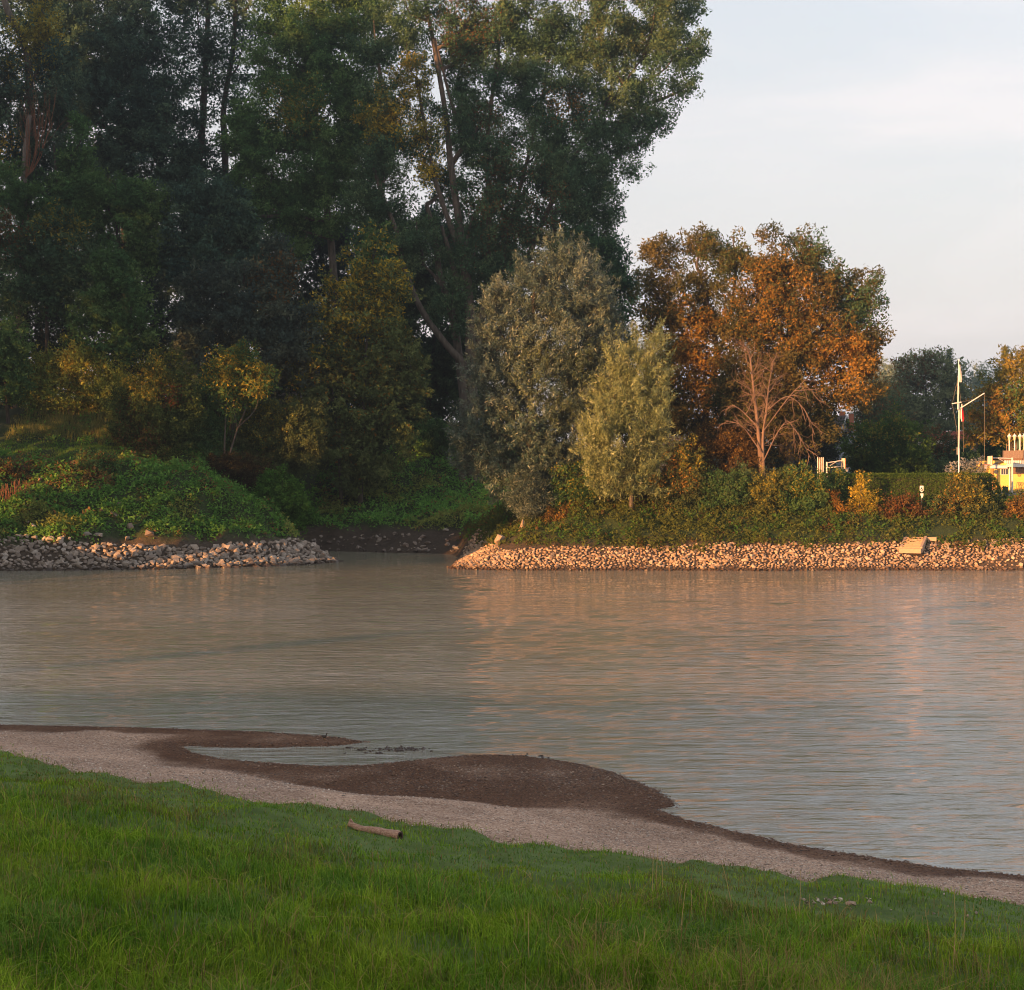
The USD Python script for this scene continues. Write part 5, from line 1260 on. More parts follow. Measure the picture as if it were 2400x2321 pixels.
v, f = limp_flag(2249.5, 855, 2251.5, 896, 0.30, 1)
put(root, 'flag', (v, f), cloth_white, smooth=True, label='whitish limp flag at the mast top')
v, f = limp_flag(2254, 947, 2256, 988, 0.34, 2)
cx_ = v[f].mean(1)[:, 0]
wh, rd = (trimesh.Trimesh(v, f[s_], process=False) for s_ in (cx_ <= np.median(cx_), cx_ > np.median(cx_)))
for t_ in (wh, rd):
    t_.remove_unreferenced_vertices()
fl = put(root, 'flag', wh, cloth_white, label='red and white limp flag below the yard')
put(fl, 'red_stripe', rd, cloth_red)

# yellow clubhouse at the right edge
D_ = 191.0


def X(px):
    return (px - CX) / FPX * D_


def Z(py):
    return EYE - (py - HY) / FPX * D_


g = 8.0
root = thing('club_house', 'yellow flat-roofed clubhouse with a boarded roof terrace at the right edge', 'building', (X(2322), D_, g))
put(root, 'wall', bx((X(2322), D_, g - 0.4), (X(2520), D_ + 6, Z(1080))), yellow_wall)
put(root, 'corner_pier', bx((X(2321), D_ - 0.12, g - 0.3), (X(2327), D_ - 0.003, Z(1098))), orange_paint)
put(root, 'corner_pier', bx((X(2336), D_ - 0.10, g - 0.3), (X(2338), D_ - 0.003, Z(1098))), wood_brown)
put(root, 'fascia', bx((X(2320), D_ - 0.5, Z(1098)), (X(2358), D_ - 0.002, Z(1090))), white_paint)
put(root, 'fascia', bx((X(2358.2), D_ - 0.55, Z(1095)), (X(2520), D_ - 0.002, Z(1086.5))), white_paint)
put(root, 'eave', bx((X(2343), D_ - 0.6, Z(1079)), (X(2520), D_ - 0.01, Z(1075.5))), wood_brown)
rf = np.array([[X(2320), D_ - 0.5, Z(1090)], [X(2349), D_ - 0.5, Z(1078.5)], [X(2349), D_ + 4, Z(1078.5)], [X(2320), D_ + 4, Z(1088)]])
put(root, 'side_roof', trimesh.convex.convex_hull(np.vstack([rf, rf - [0, 0, 0.12]])), dark_grey)
k = 0
x = X(2350)
while x < X(2440):   # scalloped valance under the eave
    put(root, 'valance_tab', trimesh.convex.convex_hull(np.array([[x, D_ - 0.62, Z(1079.5)], [x + 0.21, D_ - 0.62, Z(1079.5)], [x + 0.21, D_ - 0.62, Z(1085)], [x + 0.105, D_ - 0.62, Z(1087.2)], [x, D_ - 0.62, Z(1085)]] + [[x, D_ - 0.60, Z(1079.5)], [x + 0.21, D_ - 0.60, Z(1079.5)], [x + 0.21, D_ - 0.60, Z(1085)], [x + 0.105, D_ - 0.60, Z(1087.2)], [x, D_ - 0.60, Z(1085)]])), white_paint)
    x += 0.27
x = X(2348)
br2 = np.random.default_rng(8)
while x < X(2450):   # the boards of the roof terrace
    put(root, 'board', bx((x, D_ - 0.40 - 0.015 * br2.random(), Z(1074.5)), (x + 0.145, D_ - 0.36, Z(1057.2) + (x - X(2348)) * 0.03 + 0.03 * br2.random())), wood_grey)
    x += 0.155
put(root, 'terrace_floor', bx((X(2347), D_ - 0.55, Z(1075.4)), (X(2520), D_ + 6.2, Z(1074.6))), wood_brown)
for px in (2358, 2380, 2403):
    put(root, 'fence_post', rod([X(px), D_ - 0.25, Z(1075)], [X(px), D_ - 0.25, Z(1040)], 0.05), wood_grey)
wn = put(root, 'window', bx((X(2345), D_ - 0.06, Z(1113)), (X(2363), D_ - 0.003, Z(1098.5))), white_paint)
for a_, b_ in ((2346.2, 2350.6), (2351.6, 2356.2), (2357.4, 2362)):
    put(root, 'pane', bx((X(a_), D_ - 0.075, Z(1112)), (X(b_), D_ - 0.063, Z(1099.6))), glass_dark)
x = X(2371)
while x < X(2440):
    put(root, 'shutter_board', bx((x, D_ - 0.08, Z(1111)), (x + 0.30, D_ - 0.003, Z(1095.5))), wood_brown)
    x += 0.315
put(root, 'drainpipe', rod([X(2365.5), D_ - 0.12, g - 0.1], [X(2365.5), D_ - 0.12, Z(1095.5)], 0.085), white_paint, smooth=30)
dish = trimesh.creation.cylinder(0.26, 0.06, 20)
dish.apply_transform(trimesh.transformations.rotation_matrix(math.pi / 2, [1, 0, 0]))
dish.apply_translation([X(2333.5), D_ - 0.10, Z(1106)])
put(root, 'wall_lamp', dish, dark_grey, smooth=30)  # dark round satellite dish on the facade, gives no light
lamp0 = None
for i, px in enumerate((2364.7, 2377, 2389.5, 2399.3)):
    lx, ly, lz = X(px), D_ - 0.15, Z(1075)
    if lamp0 is None:
        root = thing('terrace_lamp', 'white lantern lamp leftmost on the roof terrace of the yellow building', 'lamp', (lx, ly, lz), 'lanterns along the roof terrace')
        put(root, 'post', rod([lx, ly, lz], [lx, ly, Z(1032)], 0.075), white_paint, smooth=30)
        body = trimesh.creation.revolve(np.array([[0, 0], [0.10, 0], [0.20, 0.42], [0.20, 0.46], [0, 0.46]]), sections=8)
        body.apply_translation([lx, ly, Z(1032)])
        put(root, 'lantern', body, plain('lantern_glass', (0.62, 0.52, 0.38), 0.2, 0.05, 3))
        cap_ = trimesh.creation.revolve(np.array([[0, 0.0], [0.30, 0.0], [0.26, 0.06], [0.09, 0.24], [0.03, 0.36], [0, 0.40]]), sections=10)
        cap_.apply_translation([lx, ly, Z(1032) + 0.462])
        put(root, 'cap', cap_, white_paint)
        lamp0 = root
    else:
        copies(lamp0, 'terrace_lamp', [(lx, ly, lz, 1.0, 0)], ['white lantern lamp second from left on the roof terrace', 'white lantern lamp third from left on the roof terrace', 'white lantern lamp cut by the right edge on the roof terrace'][i - 1], 'lamp', 'lanterns along the roof terrace')
root = thing('parasol', 'folded dark green parasol leaning behind the terrace lamps', 'parasol', (X(2394), D_ + 1.2, Z(1075)))
put(root, 'pole', rod([X(2393), D_ + 1.2, Z(1075)], [X(2397.5), D_ + 1.2, Z(1012)], 0.05), wood_grey)
put(root, 'canopy', tube(np.array([[X(2393.8), D_ + 1.2, Z(1052)], [X(2395), D_ + 1.2, Z(1040)], [X(2397), D_ + 1.2, Z(1014)]]), [0.34, 0.26, 0.06], 9), parasol_mat)
p = W(2356.5, 1141, 180.2)
root = thing('waste_bin', 'dark blue-grey upright bin beside the round end of the hedge', 'bin', (p[0], p[1], ground(p[0], p[1])))
gz = ground(p[0], p[1])
put(root, 'body', bx((p[0] - 0.22, p[1] - 0.25, gz), (p[0] + 0.22, p[1] + 0.25, p[2] - 0.1)), dark_grey)
put(root, 'lid', bx((p[0] - 0.26, p[1] - 0.29, p[2] - 0.098), (p[0] + 0.26, p[1] + 0.29, p[2])), black_paint)
p = W(2386, 1154, 190.2)
gz = ground(p[0], p[1]) + 0.06
root = thing('folding_chair', 'dark slatted folding chair leaning on the yellow wall', 'chair', (p[0], p[1], gz))
for i in range(4):
    s = np.array([p[0] - 0.36 + 0.2 * i, p[1] - 0.35, gz])
    put(root, 'slat', rod(s, s + [0.42, 0.9, 1.05], 0.03, 5), wood_brown)
put(root, 'top_rail', rod([p[0] + 0.02, p[1] + 0.55, gz + 1.06], [p[0] + 0.70, p[1] + 0.55, gz + 1.06], 0.05, 6), wood_brown)
p = W(2371, 1152, 189)
gz = ground(p[0], p[1]) + 0.06
root = thing('garden_table', 'small pale garden table by the hoop post', 'table', (p[0], p[1], gz))
tt = trimesh.creation.cylinder(0.42, 0.04, 20)
tt.apply_translation([p[0], p[1], gz + 0.7])
put(root, 'tabletop', tt, steel)
for a in range(3):
    put(root, 'leg', rod([p[0] + 0.3 * math.cos(a * 2.1), p[1] + 0.3 * math.sin(a * 2.1), gz], [p[0], p[1], gz + 0.68], 0.02, 5), steel)

# houses behind
pk = W(1983, 974, 245)
uu, vv_ = np.array([-0.85, 0.53, 0]), np.array([-0.53, -0.85, 0])
gz = ground(pk[0], pk[1])
root = thing('gabled_house', 'grey house with steep dark tiled roof behind the round green tree', 'house', (pk[0], pk[1], gz))
half, rise, Lh = 4.1, 3.9, 10.0
ev = pk[2] - rise
c0 = pk * [1, 1, 0]
corners = [c0 + vv_ * s * (half - 0.35) + uu * t for t in (0.3, Lh) for s in (1, -1)]
hull = np.vstack([np.array(corners) + [0, 0, gz - 0.5], np.array(corners) + [0, 0, ev], [c0 + uu * 0.3 + [0, 0, pk[2] - 0.35], c0 + uu * Lh + [0, 0, pk[2] - 0.35]]])
put(root, 'wall', trimesh.convex.convex_hull(hull), grey_wall)
for s in (1, -1):
    a0, a1 = c0 + [0, 0, pk[2]], c0 + uu * (Lh + 0.3) + [0, 0, pk[2]]
    b0, b1 = a0 + vv_ * s * (half + 0.3) - [0, 0, rise * 1.07], a1 + vv_ * s * (half + 0.3) - [0, 0, rise * 1.07]
    rp = put(root, 'roof', trimesh.convex.convex_hull(np.vstack([[a0, a1, b0, b1], np.array([a0, a1, b0, b1]) - [0, 0, 0.14]])), tile_dark)
    for r_ in range(1, 16):   # tile courses
        t = r_ / 16
        e0, e1 = a0 + (b0 - a0) * t, a1 + (b1 - a1) * t
        put(rp, 'tile_course', tube(np.array([e0 + [0, 0, 0.02], e1 + [0, 0, 0.02]]), 0.05, 4), tile_dark)
    put(root, 'verge_board', tube(np.array([a0 - uu * 0.08 - [0, 0, 0.06], b0 - uu * 0.08 - [0, 0, 0.06]]), 0.13, 4), plain(f'verge_grey_{s + 1}', (0.42, 0.41, 0.40), 0.6, 0.05, 3))
for px0, px1, py0, py1, dd in ((1969, 1981, 965.5, 977, 1.5), (1991, 2001, 970, 1010, 0.5)):
    lo, hi = W(px0, py1, 245 + dd), W(px1, py0, 245 + dd)
    ch = put(root, 'chimney', bx((lo[0], lo[1], lo[2]), (hi[0], lo[1] + 0.7, hi[2])), brick_mat)
    put(ch, 'cap', bx((lo[0] - 0.05, lo[1] - 0.05, hi[2] + 0.002), (hi[0] + 0.05, lo[1] + 0.75, hi[2] + 0.10)), concrete)


def low_house(name, label, d, px0, px1, ridge, eave, wall_m, roof_m, deep=8.0):
    a_, b_ = W(px0, ridge, d), W(px1, ridge, d)
    e_ = W(px0, eave, d)[2]
    gz_ = ground(a_[0], d)
    root_ = thing(name, label, 'house', ((a_[0] + b_[0]) / 2, d, gz_))
    put(root_, 'wall', bx((a_[0] + 0.3, d - deep / 2 + 0.4, gz_ - 0.5), (b_[0] - 0.3, d + deep / 2 - 0.4, e_ - 0.05)), wall_m)
    for s in (-1, 1):
        q0 = np.array([[a_[0], d, a_[2]], [b_[0], d, b_[2]], [a_[0], d + s * deep / 2, e_], [b_[0], d + s * deep / 2, e_]])
        rp_ = put(root_, 'roof', trimesh.convex.convex_hull(np.vstack([q0, q0 - [0, 0, 0.15]])), roof_m)
        for r_ in range(1, 9):
            t_ = r_ / 9
            put(rp_, 'tile_course', tube(np.array([q0[0] + (q0[2] - q0[0]) * t_ + [0, 0, 0.03], q0[1] + (q0[3] - q0[1]) * t_ + [0, 0, 0.03]]), 0.06, 4), roof_m)
    return root_


r1 = low_house('red_roofed_house', 'low house with a red tiled roof behind the flagpole', 238, 2160, 2262, 1011, 1030, pale_wall, tile_red)
r2 = low_house('pale_house', 'small pale house wall just right of the flagpole foot', 216, 2249, 2285, 1030, 1042, pale_wall, tile_dark, 6)
r3 = low_house('grey_roofed_house', 'grey roof glimpsed between the pale willow and the rust-orange tree', 222, 1535, 1600, 1022, 1052, grey_wall, tile_dark)
tree('leafy_tree', 'small whitish-leaved shrub behind the hedge right of the flagpole', 'shrub', 192, (2275, 1130), [(2265, 1085, 24, 16), (2285, 1100, 26, 22), (2245, 1105, 16, 20)], seed=150, palette=[(0.14, 0.155, 0.15), (0.23, 0.245, 0.24), (0.34, 0.35, 0.34)], leaf=0.26, lai=2.2, tri=True, gap=0.4, r=0.1, twigs=10)
wl_ = W(650, 938, 233)
root = thing('concrete_parapet', 'grey concrete parapet showing between the young maple and the golden tree', 'wall', (wl_[0], 233, ground(wl_[0], 233)))
for i in range(5):
    a_, b_ = W(548 + 32 * i, 939, 233), W(548 + 32 * i + 31.4, 920, 233)
    put(root, 'panel', bx((a_[0], 233, a_[2]), (b_[0], 233.3, b_[2])), concrete)
put(root, 'base', bx((W(548, 939, 233)[0], 233.05, ground(wl_[0], 233) - 0.5), (W(708, 939, 233)[0], 233.25, W(548, 939, 233)[2] - 0.003)), concrete)
for i in range(9):
    a_ = W(552 + 18 * i, 920, 233)
    put(root, 'railing_post', rod(a_ + [0, 0.15, 0], a_ + [0, 0.15, 1.6], 0.04, 5), dark_grey)

# concrete steps on the right bank
root = thing('concrete_steps', 'sandy concrete flight of steps set into the stones of the right bank', 'steps', (steps_at[0], steps_at[1], 1.0))
dn = norm(np.array([-0.40, -0.92, 0]))
sd_ = np.array([-dn[1], dn[0], 0])
tp = W(2146, 1277, 168.0)
tp[2] = ground(tp[0], tp[1]) + 0.10
n_st, run, rs = 7, 0.46, 0.15
for i in range(n_st):
    c_ = tp + dn * run * i - [0, 0, rs * i]
    q_ = np.array([c_ + sd_ * s * 0.92 + dn * t for s in (-1, 1) for t in (0, run + 0.05)])
    st_ = put(root, 'step', trimesh.convex.convex_hull(np.vstack([q_, q_ - [0, 0, 0.06]])), step_mat)
    q_ = np.array([c_ + sd_ * s * 0.91 + dn * t - [0, 0, 0.062] for s in (-1, 1) for t in (0, run - 0.04)])
    put(st_, 'riser', trimesh.convex.convex_hull(np.vstack([q_, q_ - [0, 0, rs + 0.2]])), step_mat)
for s in (-1, 1):
    a_, b_ = tp + sd_ * s * 1.06 + [0, 0, 0.16] - dn * 0.2, tp + sd_ * s * 1.06 + dn * run * n_st - [0, 0, rs * n_st - 0.16]
    q_ = np.array([p_ + sd_ * t for p_ in (a_, b_) for t in (-0.13, 0.13)])
    put(root, 'side_wall', trimesh.convex.convex_hull(np.vstack([q_, q_ - [0, 0, 0.7]])), step_mat)
lp = tp + dn * (run * n_st + 0.4) - [0, 0, rs * n_st]
q_ = np.array([lp + sd_ * s * 1.15 + dn * t for s in (-1, 1) for t in (-0.4, 0.35)])
put(root, 'landing', trimesh.convex.convex_hull(np.vstack([q_, q_ - [0, 0, 0.5]])), step_mat)
q_ = np.array([tp + sd_ * s * (1.2 if s < 0 else 2.2) + dn * t + [0, 0, 0.03] for s in (-1, 1) for t in (-1.3, -0.02)])
put(root, 'landing', trimesh.convex.convex_hull(np.vstack([q_, q_ - [0, 0, 0.4]])), step_mat)

# ------------------------------------------------------------------ near bank: grass, pebbles, log, bird, stalks
GR = np.random.default_rng(123)
LUSH = [(0.070, 0.150, 0.010), (0.130, 0.240, 0.014), (0.22, 0.35, 0.030)]
COOL = [(0.055, 0.125, 0.016), (0.100, 0.200, 0.026), (0.18, 0.29, 0.05)]
LIME = [(0.11, 0.185, 0.012), (0.19, 0.285, 0.018), (0.29, 0.39, 0.036)]
FADED = [(0.090, 0.100, 0.026), (0.145, 0.145, 0.038), (0.21, 0.18, 0.06)]
n = 17000
q1_, q2_ = (np.arange(n) * 0.7548776662) % 1, (np.arange(n) * 0.5698402910) % 1
y = np.sqrt(10.5 ** 2 + (54.0 ** 2 - 10.5 ** 2) * q1_)
x = (q2_ - 0.5) * 0.74 * y
c = np.column_stack([x, y])
c = c[shapely.contains(meadow_in, shapely.points(c))]
q1_, q2_ = (np.arange(3200) * 0.7548776662) % 1, (np.arange(3200) * 0.5698402910) % 1
extra = np.column_stack([(q2_ - 0.5) * 0.74, np.sqrt(10.5 ** 2 + (20.0 ** 2 - 10.5 ** 2) * q1_)])
extra[:, 0] *= extra[:, 1]
c = np.vstack([c, extra])
h, de = meadow_height(c)
c3 = np.column_stack([c, np.zeros(len(c))])
n1, n2, n3 = fbm(c3 * 0.22, 3, 51), fbm(c3 * 0.9, 3, 52), fbm(c3 * 0.5, 3, 53)
tall = np.clip((de - 4.5 - 5 * (n1 - 0.5) - np.clip(c[:, 0], -8, 4) * 0.12) / 6.0, 0, 1) * 0.85 + 0.9 * (n2 - 0.48)
m = len(c)
tall = np.clip(tall + 0.10 * GR.normal(size=m), 0.0, 1.15)
hue = np.where(n3 > 0.58, 2, np.where(n3 < 0.42, 1, 0))
hue = np.where(GR.random(m) < 0.25, GR.integers(0, 3, m), hue)
hue = np.where((GR.random(m) < 0.06) | ((n1 < 0.42) & (de < 9) & (GR.random(m) < 0.5)), 3, hue)
st = S(1930, 2118, 2.0)
ok = ~((np.abs(c[:, 0] - st[0]) < 1.6) & (np.abs(c[:, 1] - st[1]) < 0.8) & (n2 > 0.42)) & ~((tall < 0.2) & (fbm(c3 * 1.7, 2, 66) < 0.13))
c, hue, tall, n2 = c[ok], hue[ok], tall[ok], n2[ok]
m = len(c)
per = np.maximum(9, (12 + 8 * np.clip(tall, 0, 1)) * np.clip(26 / c[:, 1], 0.75, 1.3)).astype(int)
ix = np.repeat(np.arange(m), per)
k = len(ix)
b2_ = c[ix] + GR.normal(size=(k, 2)) * (0.13 - 0.04 * np.clip(tall[ix], 0, 1))[:, None] * np.clip(c[ix, 1:] / 20, 1, 2.2)
bh = meadow_height(b2_)[0]
tuft_dir = GR.normal(size=(m, 2)) * 0.5
ang = GR.random(k) * 2 * math.pi
dirh = np.column_stack([np.cos(ang), np.sin(ang), np.zeros(k)]) + np.column_stack([tuft_dir, np.zeros(m)])[ix]
side = norm(np.column_stack([-dirh[:, 1], dirh[:, 0], np.zeros(k)]) + GR.normal(size=(k, 3)) * [0.5, 0.5, 0.1])
L = (0.06 + 0.26 * tall[ix]) * (0.45 + 0.85 * GR.random(k)) * (0.8 + 0.5 * GR.random(m))[ix]
dry = GR.random(k) < 0.03 + 0.06 * ((b2_[:, 0] > 0.5) & (b2_[:, 1] < 24))
L = np.where(dry, L * 1.4 + 0.05, L)
lean = 0.15 + 0.75 * GR.random(k) ** 1.5
wd = np.maximum(0.0085, 0.00042 * b2_[:, 1]) * (0.7 + 0.6 * GR.random(k))
root_ = np.column_stack([b2_, bh - 0.02])
p1 = root_ + dirh * (L * lean * 0.35)[:, None] + UP * (L * 0.62)[:, None]
bend = GR.random(k) ** 1.6
p2 = p1 + dirh * (L * (lean * 0.6 + 0.35 * bend))[:, None] + UP * (L * (0.42 - 0.45 * bend))[:, None]
v = np.stack([root_ - side * wd[:, None] * 0.5, root_ + side * wd[:, None] * 0.5, p1 - side * wd[:, None] * 0.45, p1 + side * wd[:, None] * 0.45, p2], 1).reshape(-1, 3)
f = (np.arange(k)[:, None, None] * 5 + np.array([[0, 1, 3], [0, 3, 2], [2, 3, 4]])[None]).reshape(-1, 3)
PG = np.array([LUSH, COOL, LIME, FADED])[hue[ix]]
t_ = np.clip(GR.normal(0.42, 0.22, k) + (GR.normal(size=m) * 0.22 + 1.1 * (n2 - 0.5))[ix], 0, 0.999) * 2
lo = t_.astype(int)
col = PG[np.arange(k), lo] + (PG[np.arange(k), lo + 1] - PG[np.arange(k), lo]) * (t_ - lo)[:, None]
col[dry] = np.array([0.30, 0.21, 0.08]) * (0.6 + 0.6 * GR.random((dry.sum(), 1)))
put('/World', 'grass', (v, f), grass_mat, col=np.repeat(col, 5, axis=0), label='green meadow grass in the foreground', category='grass', kind='stuff')
TOTAL[0] += len(f)


def on_meadow(px, py):
    y_ = 30.0
    for _ in range(60):
        x_ = (px - CX) / FPX * y_
        z_ = float(meadow_height(np.array([[x_, y_]]))[0][0])
        y_ = 0.7 * y_ + 0.3 * (EYE - z_) * FPX / (py - HY)
    return np.array([(px - CX) / FPX * y_, y_, z_])


stalks = [((1528, 2110), (1531, 2000)), ((1540, 2104), (1542, 1978)), ((1551, 2104), (1550, 2010)), ((1593, 2200), (1608, 2070)), ((1718, 2140), (1690, 2016)), ((1850, 2170), (1838, 2088)), ((1872, 2160), (1876, 2040)), ((1868, 2170), (1858, 2110)), ((2233, 2280), (2236, 2078)), ((2256, 2230), (2262, 2110)),
          ((1505, 2250), (1492, 2170)), ((1509, 2250), (1512, 2176)), ((1240, 2260), (1238, 2140)), ((1228, 2262), (1203, 2206)), ((1286, 2240), (1314, 2190)), ((1742, 2290), (1779, 2222)), ((1950, 2210), (1949, 2140)), ((2322, 2318), (2320, 2238)), ((2345, 2220), (2342, 2176)), ((1455, 2115), (1459, 2078)), ((1622, 2150), (1620, 2086)),
          ((1708, 2311), (1708, 2268)), ((1675, 2130), (1662, 2090)), ((320, 1880), (312, 1850)), ((470, 2300), (482, 2246)), ((1250, 2068), (1226, 2040)), ((2150, 2240), (2180, 2290)), ((1900, 2150), (1898, 2096)), ((1480, 2090), (1476, 2060)), ((2020, 2230), (2016, 2180))]
for i, (b_, t_) in enumerate(stalks):
    p = on_meadow(*b_)
    q_ = W(t_[0], t_[1], p[1] + 0.05)
    m_ = (p + q_) / 2 + np.array([0.012 * GR.normal(), 0.02 * GR.normal(), 0.02])
    put('/World', 'grass_stalk', tube(curve([p - [0, 0, 0.03], m_, q_], 4), np.linspace(0.0062, 0.0036, len(curve([p, m_, q_], 4))), 4), straw_mat, label='thin dry straw-coloured grass stalk standing above the meadow', category='grass stalk', group='dry grass stalks in the meadow')

# driftwood log
a_, b_ = on_meadow(820, 1941), on_meadow(938, 1966)
log_mat = M('driftwood', {
    'g': ('geometry', {}), 'map': ('mapping', {'scale': (3, 18, 18)}), 'n': ('noise_texture', {'scale': 2.0, 'detail': 6.0, 'roughness': 0.65}),
    'r': ('rgb_ramp', {'ramp': [(0.3, (0.13, 0.075, 0.05)), (0.48, (0.36, 0.20, 0.13)), (0.7, (0.54, 0.37, 0.27))]}), 'b': ('bump', {'strength': 0.8, 'distance': 0.02}), 'p': ('principled_bsdf', {'roughness': 0.8})},
    [('g.position', 'map.vector'), ('map.vector', 'n.vector'), ('n.fac', 'r.fac'), ('r.color', 'p.base_color'), ('n.fac', 'b.height'), ('b.normal', 'p.normal')], 'p.BSDF')
root = thing('driftwood_log', 'reddish weathered log with a dark hollow end lying in the grass', 'log', a_)
ln = curve([a_ + [0, 0, 0.11], a_ * 0.75 + b_ * 0.25 + [0, 0, 0.05], a_ * 0.4 + b_ * 0.6 + [0, 0, 0.065], b_ + [0, 0, 0.06]], 12)
t = np.linspace(0, 1, len(ln))
v, f = tube(ln, 0.055 + 0.04 * np.exp(-(t / 0.06) ** 2) + 0.065 * t, 14, False)
v = v + (fbm(v * 9, 3, 2) - 0.5)[:, None] * 0.05 * norm(v - np.repeat(ln, 14, 0))
put(root, 'trunk', (v, f), log_mat, smooth=50)
ax = norm(ln[-1] - ln[-3])
e0 = v[-14:]
inner = ln[-1] + (e0 - ln[-1]) * 0.62
deep_ = inner - ax * 0.18
ring = np.vstack([e0, inner, deep_])
k = np.arange(14)
f2 = np.vstack([np.column_stack([k, (k + 1) % 14, 14 + k]), np.column_stack([(k + 1) % 14, 14 + (k + 1) % 14, 14 + k]), np.column_stack([14 + k, 14 + (k + 1) % 14, 28 + k]), np.column_stack([14 + (k + 1) % 14, 28 + (k + 1) % 14, 28 + k])])
f2 = np.vstack([f2, np.column_stack([np.full(12, 28), 28 + k[1:-1], 28 + k[2:]])])
put(root, 'hollow_end', (ring, f2), plain('rotten_wood', (0.07, 0.04, 0.03), 0.9, 0.3, 30))
e1 = v[:14]
put(root, 'blunt_end', (np.vstack([e1, e1.mean(0)[None] - ax * 0.03]), np.column_stack([(k + 1) % 14, k, np.full(14, 14)])), log_mat)
put(root, 'root_stub', tube(curve([ln[4], ln[2] + [0, 0, 0.05], ln[1] + [-0.02, 0, 0.12]], 3), np.linspace(0.05, 0.035, len(curve([ln[0]] * 3, 3))), 8), log_mat, smooth=True)

# pebbles on the beach
pebble_mat = M('pebble', {
    'a': ('attribute', {'attribute': 'tone'}), 'g': ('geometry', {}), 's': ('separate_xyz', {}), 'o': ('object_info', {}),
    'rr2': ('map_range', {'from_min': 0.0, 'from_max': 1.0, 'to_min': 0.65, 'to_max': 1.3}), 'sc': ('vector_math', {'math_type': 'scale'}),
    'n': ('noise_texture', {'scale': 0.30, 'detail': 5.0, 'roughness': 0.6}), 'ad': ('math', {'math_type': 'multiply_add', 'value2': 0.14, 'value3': -0.07}), 'su': ('math', {'math_type': 'add'}),
    'w': ('map_range', {'range_type': 'smoothstep', 'from_min': 0.06, 'from_max': 0.15, 'clamp': True}), 'wet': ('mix_color', {'blend_type': 'multiply', 'fac': 1.0, 'b': (0.32, 0.22, 0.15)}), 'f': ('mix_color', {'blend_type': 'mix'}),
    'p': ('principled_bsdf', {'roughness': 0.6})},
    [('a.color', 'sc.vector1'), ('o.random', 'rr2.value'), ('rr2.result', 'sc.scale'), ('g.position', 's.vector'), ('g.position', 'n.vector'), ('n.fac', 'ad.value1'), ('s.z', 'su.value1'), ('ad.value', 'su.value2'), ('su.value', 'w.value'),
     ('sc.vector', 'wet.a'), ('wet.result', 'f.a'), ('sc.vector', 'f.b'), ('w.result', 'f.fac'), ('f.result', 'p.base_color')], 'p.BSDF')
pp = []
PB = [(0.24, 0.17, 0.125), (0.34, 0.25, 0.19), (0.42, 0.33, 0.26), (0.54, 0.46, 0.38), (0.15, 0.11, 0.085), (0.36, 0.235, 0.16), (0.28, 0.22, 0.18), (0.40, 0.30, 0.23)]
for i, (v, f) in enumerate(PEBBLE):
    pp.append(((v * [0.5, 0.38, 0.28], f), np.tile(np.array(PB[i]), (len(v), 1)), pebble_mat))
n = 120000
y = np.sqrt(GR.uniform(30.0 ** 2, 64.0 ** 2, n))
c = np.column_stack([GR.uniform(-0.36, 0.37, n) * y, y])
sp = shapely.points(c)
c = c[shapely.contains(beach_land.buffer(0.25), sp) & ~shapely.contains(meadow_in.buffer(-0.8), sp)]
n5 = fbm(np.column_stack([c * 0.35, np.zeros(len(c))]), 4, 88)
keepp = GR.random(len(c)) < np.clip(0.15 + 1.6 * (n5 - 0.35), 0.05, 1) * np.clip(48 / c[:, 1], 0, 1)
c = c[keepp]
hz = beach_fn(c)
okp = hz > -0.06
c, hz = c[okp], hz[okp]
wline = np.array(beach_land.exterior.coords)
wl_line = sg.LineString([p_ for p_ in wl if -30 < p_[0] < 25])
e_ = np.array([wl_line.interpolate(t_).coords[0] for t_ in GR.uniform(0, wl_line.length, 9000)]) + GR.normal(size=(9000, 2)) * [0.5, 0.35]
bc = S(1250, 1818, 0.1)
e_ = np.vstack([e_, bc + GR.normal(size=(11000, 2)) * [5.0, 1.9]])
spe = shapely.points(e_)
e_ = e_[(np.abs(e_[:, 0]) < 0.36 * e_[:, 1]) & shapely.contains(beach_land.buffer(0.35), spe) & ~shapely.contains(meadow_in.buffer(-0.3), spe)]
c, hz = np.vstack([c, e_]), np.concatenate([hz, np.maximum(beach_fn(e_), -0.03)])
sizes_ = np.concatenate([0.035 + 0.065 * GR.random(len(c) - len(e_)) ** 2.5, 0.04 + 0.11 * GR.random(len(e_)) ** 2])
instancer('/World/pebbles', pp, np.column_stack([c, hz + 0.004]), GR.random(len(c)) * 6.28, sizes_, GR.integers(0, 8, len(c)), label='loose pebbles strewn over the gravel beach', category='pebbles', kind='stuff')
# stones breaking the shallow water, and the bare stony patch in the grass
sh = []
for i in range(190):
    if i < 110:
        px, py = 945 + 26 * GR.normal(), 1757 + 2.2 * GR.normal()
    elif i < 150:
        px, py = GR.uniform(805, 920), GR.uniform(1752, 1768)
    else:
        t_ = GR.random()
        px, py = (1210 + t_ * 330 + GR.normal() * 8, 1772 + t_ ** 1.6 * 108 - abs(GR.normal()) * 5)
    q_ = S(px, py)
    s = 0.08 + 0.16 * GR.random() ** 2
    sh.append(place_stone(GR, np.array([q_[0], q_[1], 0.0]), s))
put('/World', 'shallow_stones', cat(sh), stone_mat, col=np.tile(np.array([0.26, 0.20, 0.16]), (sum(len(a[0]) for a in sh), 1)), kind='stuff', label='small dark stones breaking the shallow water off the gravel spit', category='stones')
root = thing('stone_scatter', 'patch of whitish stones lying bare in the meadow grass', 'stones', on_meadow(1930, 2118))
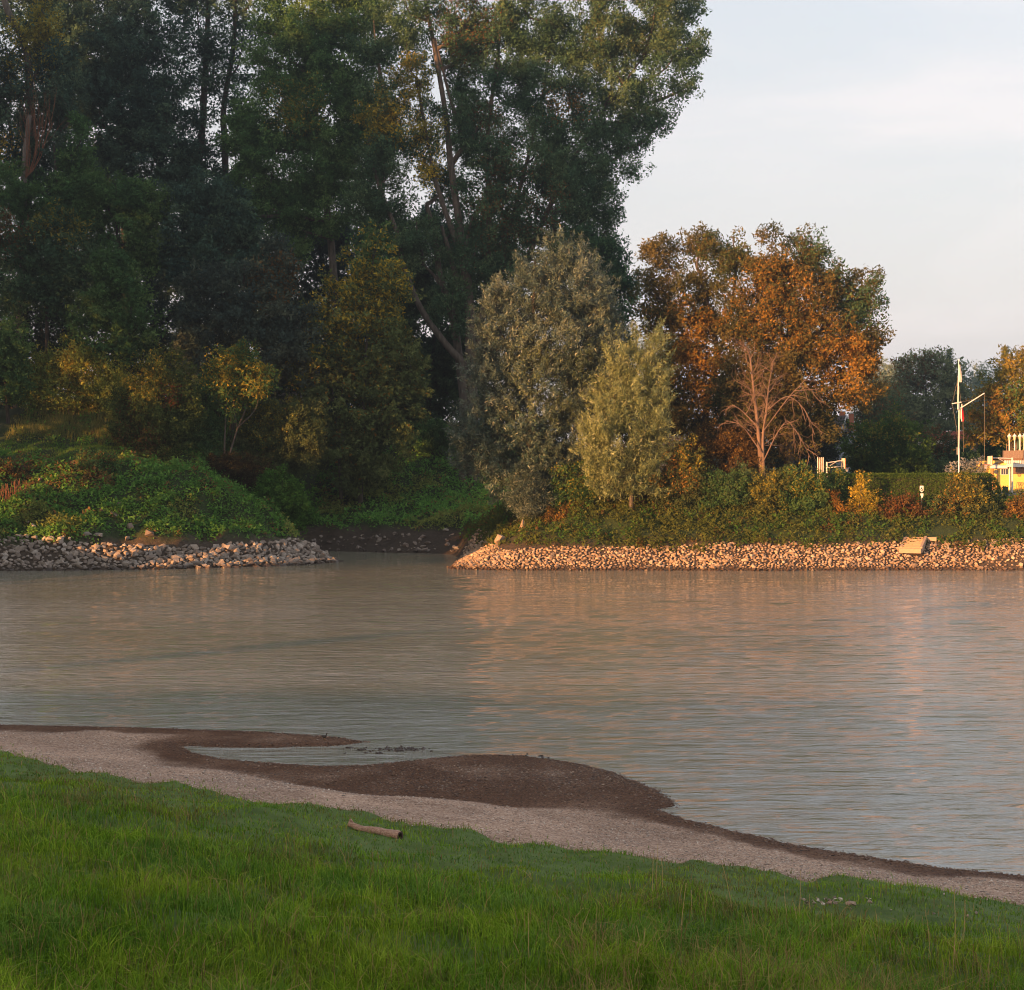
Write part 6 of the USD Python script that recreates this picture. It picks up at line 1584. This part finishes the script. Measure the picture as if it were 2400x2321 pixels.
for i in range(46):
    px, py = 1930 + 40 * GR.normal(), 2117 + 5 * GR.normal()
    if i > 36:
        px, py = GR.uniform(1800, 2320), GR.uniform(2095, 2160)
    q_ = on_meadow(px, py)
    v, f = place_stone(GR, q_ + [0, 0, 0.03], 0.05 + 0.12 * GR.random() ** 2)
    put(root, 'stone', (v, f), stone_mat, col=np.tile(np.array(PB[GR.integers(8)]) * 1.15, (len(v), 1)))

# duck on the spit
q_ = S(760, 1733, 0.05)
z0 = max(0.03, float(beach_fn([q_])[0]))
root = thing('small_bird', 'small dark bird standing on the tip of the gravel spit', 'bird', (q_[0], q_[1], z0))
sph = trimesh.creation.icosphere(2)
bv = np.array(sph.vertices)
body = bv * [0.155, 0.085, 0.085]
body[:, 2] += 0.05 * np.clip(-bv[:, 0], 0, 1) ** 2 + 0.02 * np.clip(bv[:, 0], 0, 1)
body[:, 1] *= 1 - 0.45 * np.clip(-bv[:, 0], 0, 1)
neck = tube(curve([[0.10, 0, 0.03], [0.135, 0, 0.11], [0.145, 0, 0.17]], 4), 0.032, 10)
head = (bv * [0.048, 0.036, 0.038] + [0.155, 0, 0.185], sph.faces)
plum = plain('duck_plumage', (0.055, 0.042, 0.034), 0.7, 0.35, 30)
off = np.array([q_[0], q_[1], z0 + 0.16])
put(root, 'body', (cat([(body, sph.faces), neck, head])[0] + off, cat([(body, sph.faces), neck, head])[1]), plum, smooth=True)
put(root, 'bill', (trimesh.creation.box([0.055, 0.03, 0.014]).vertices + off + [0.218, 0, 0.178], trimesh.creation.box([1, 1, 1]).faces), plain('duck_bill', (0.25, 0.17, 0.05), 0.5))
for s in (-1, 1):
    put(root, 'wing', (bv * [0.125, 0.02, 0.055] + off + [-0.02, s * 0.078, 0.02], sph.faces), plum, smooth=True)
    put(root, 'leg', tube(np.array([off + [0.0, s * 0.035, -0.06], off + [0.005, s * 0.035, -0.15], off + [0.05, s * 0.035, -0.158]]), 0.008, 5), plain('duck_leg' if s < 0 else 'duck_leg_2', (0.4, 0.18, 0.04), 0.6))
put(root, 'tail', (bv * [0.06, 0.04, 0.012] + off + [-0.17, 0, 0.045], sph.faces), plum, smooth=True)
#INSERT

print('leaf triangles', TOTAL[0])


xf = UsdGeom.Xformable(stage.GetPrimAtPath(root))
xf.AddScaleOp().Set(Gf.Vec3f(0.62, 0.62, 0.62))

# ------------------------------------------------------------------ morning haze
hz_ = usdkit.material(stage, '/World/Looks/haze', {'v': ('principled_volume', {'color': (0.66, 0.83, 1.0), 'density': 0.00016, 'anisotropy': 0.6})}, [], volume='v.volume')
put('/World', 'haze', bx((-960, -460, -4.0), (960, 2620, 135.0)), hz_, kind='stuff', label='thin bluish morning haze over the river', category='haze')
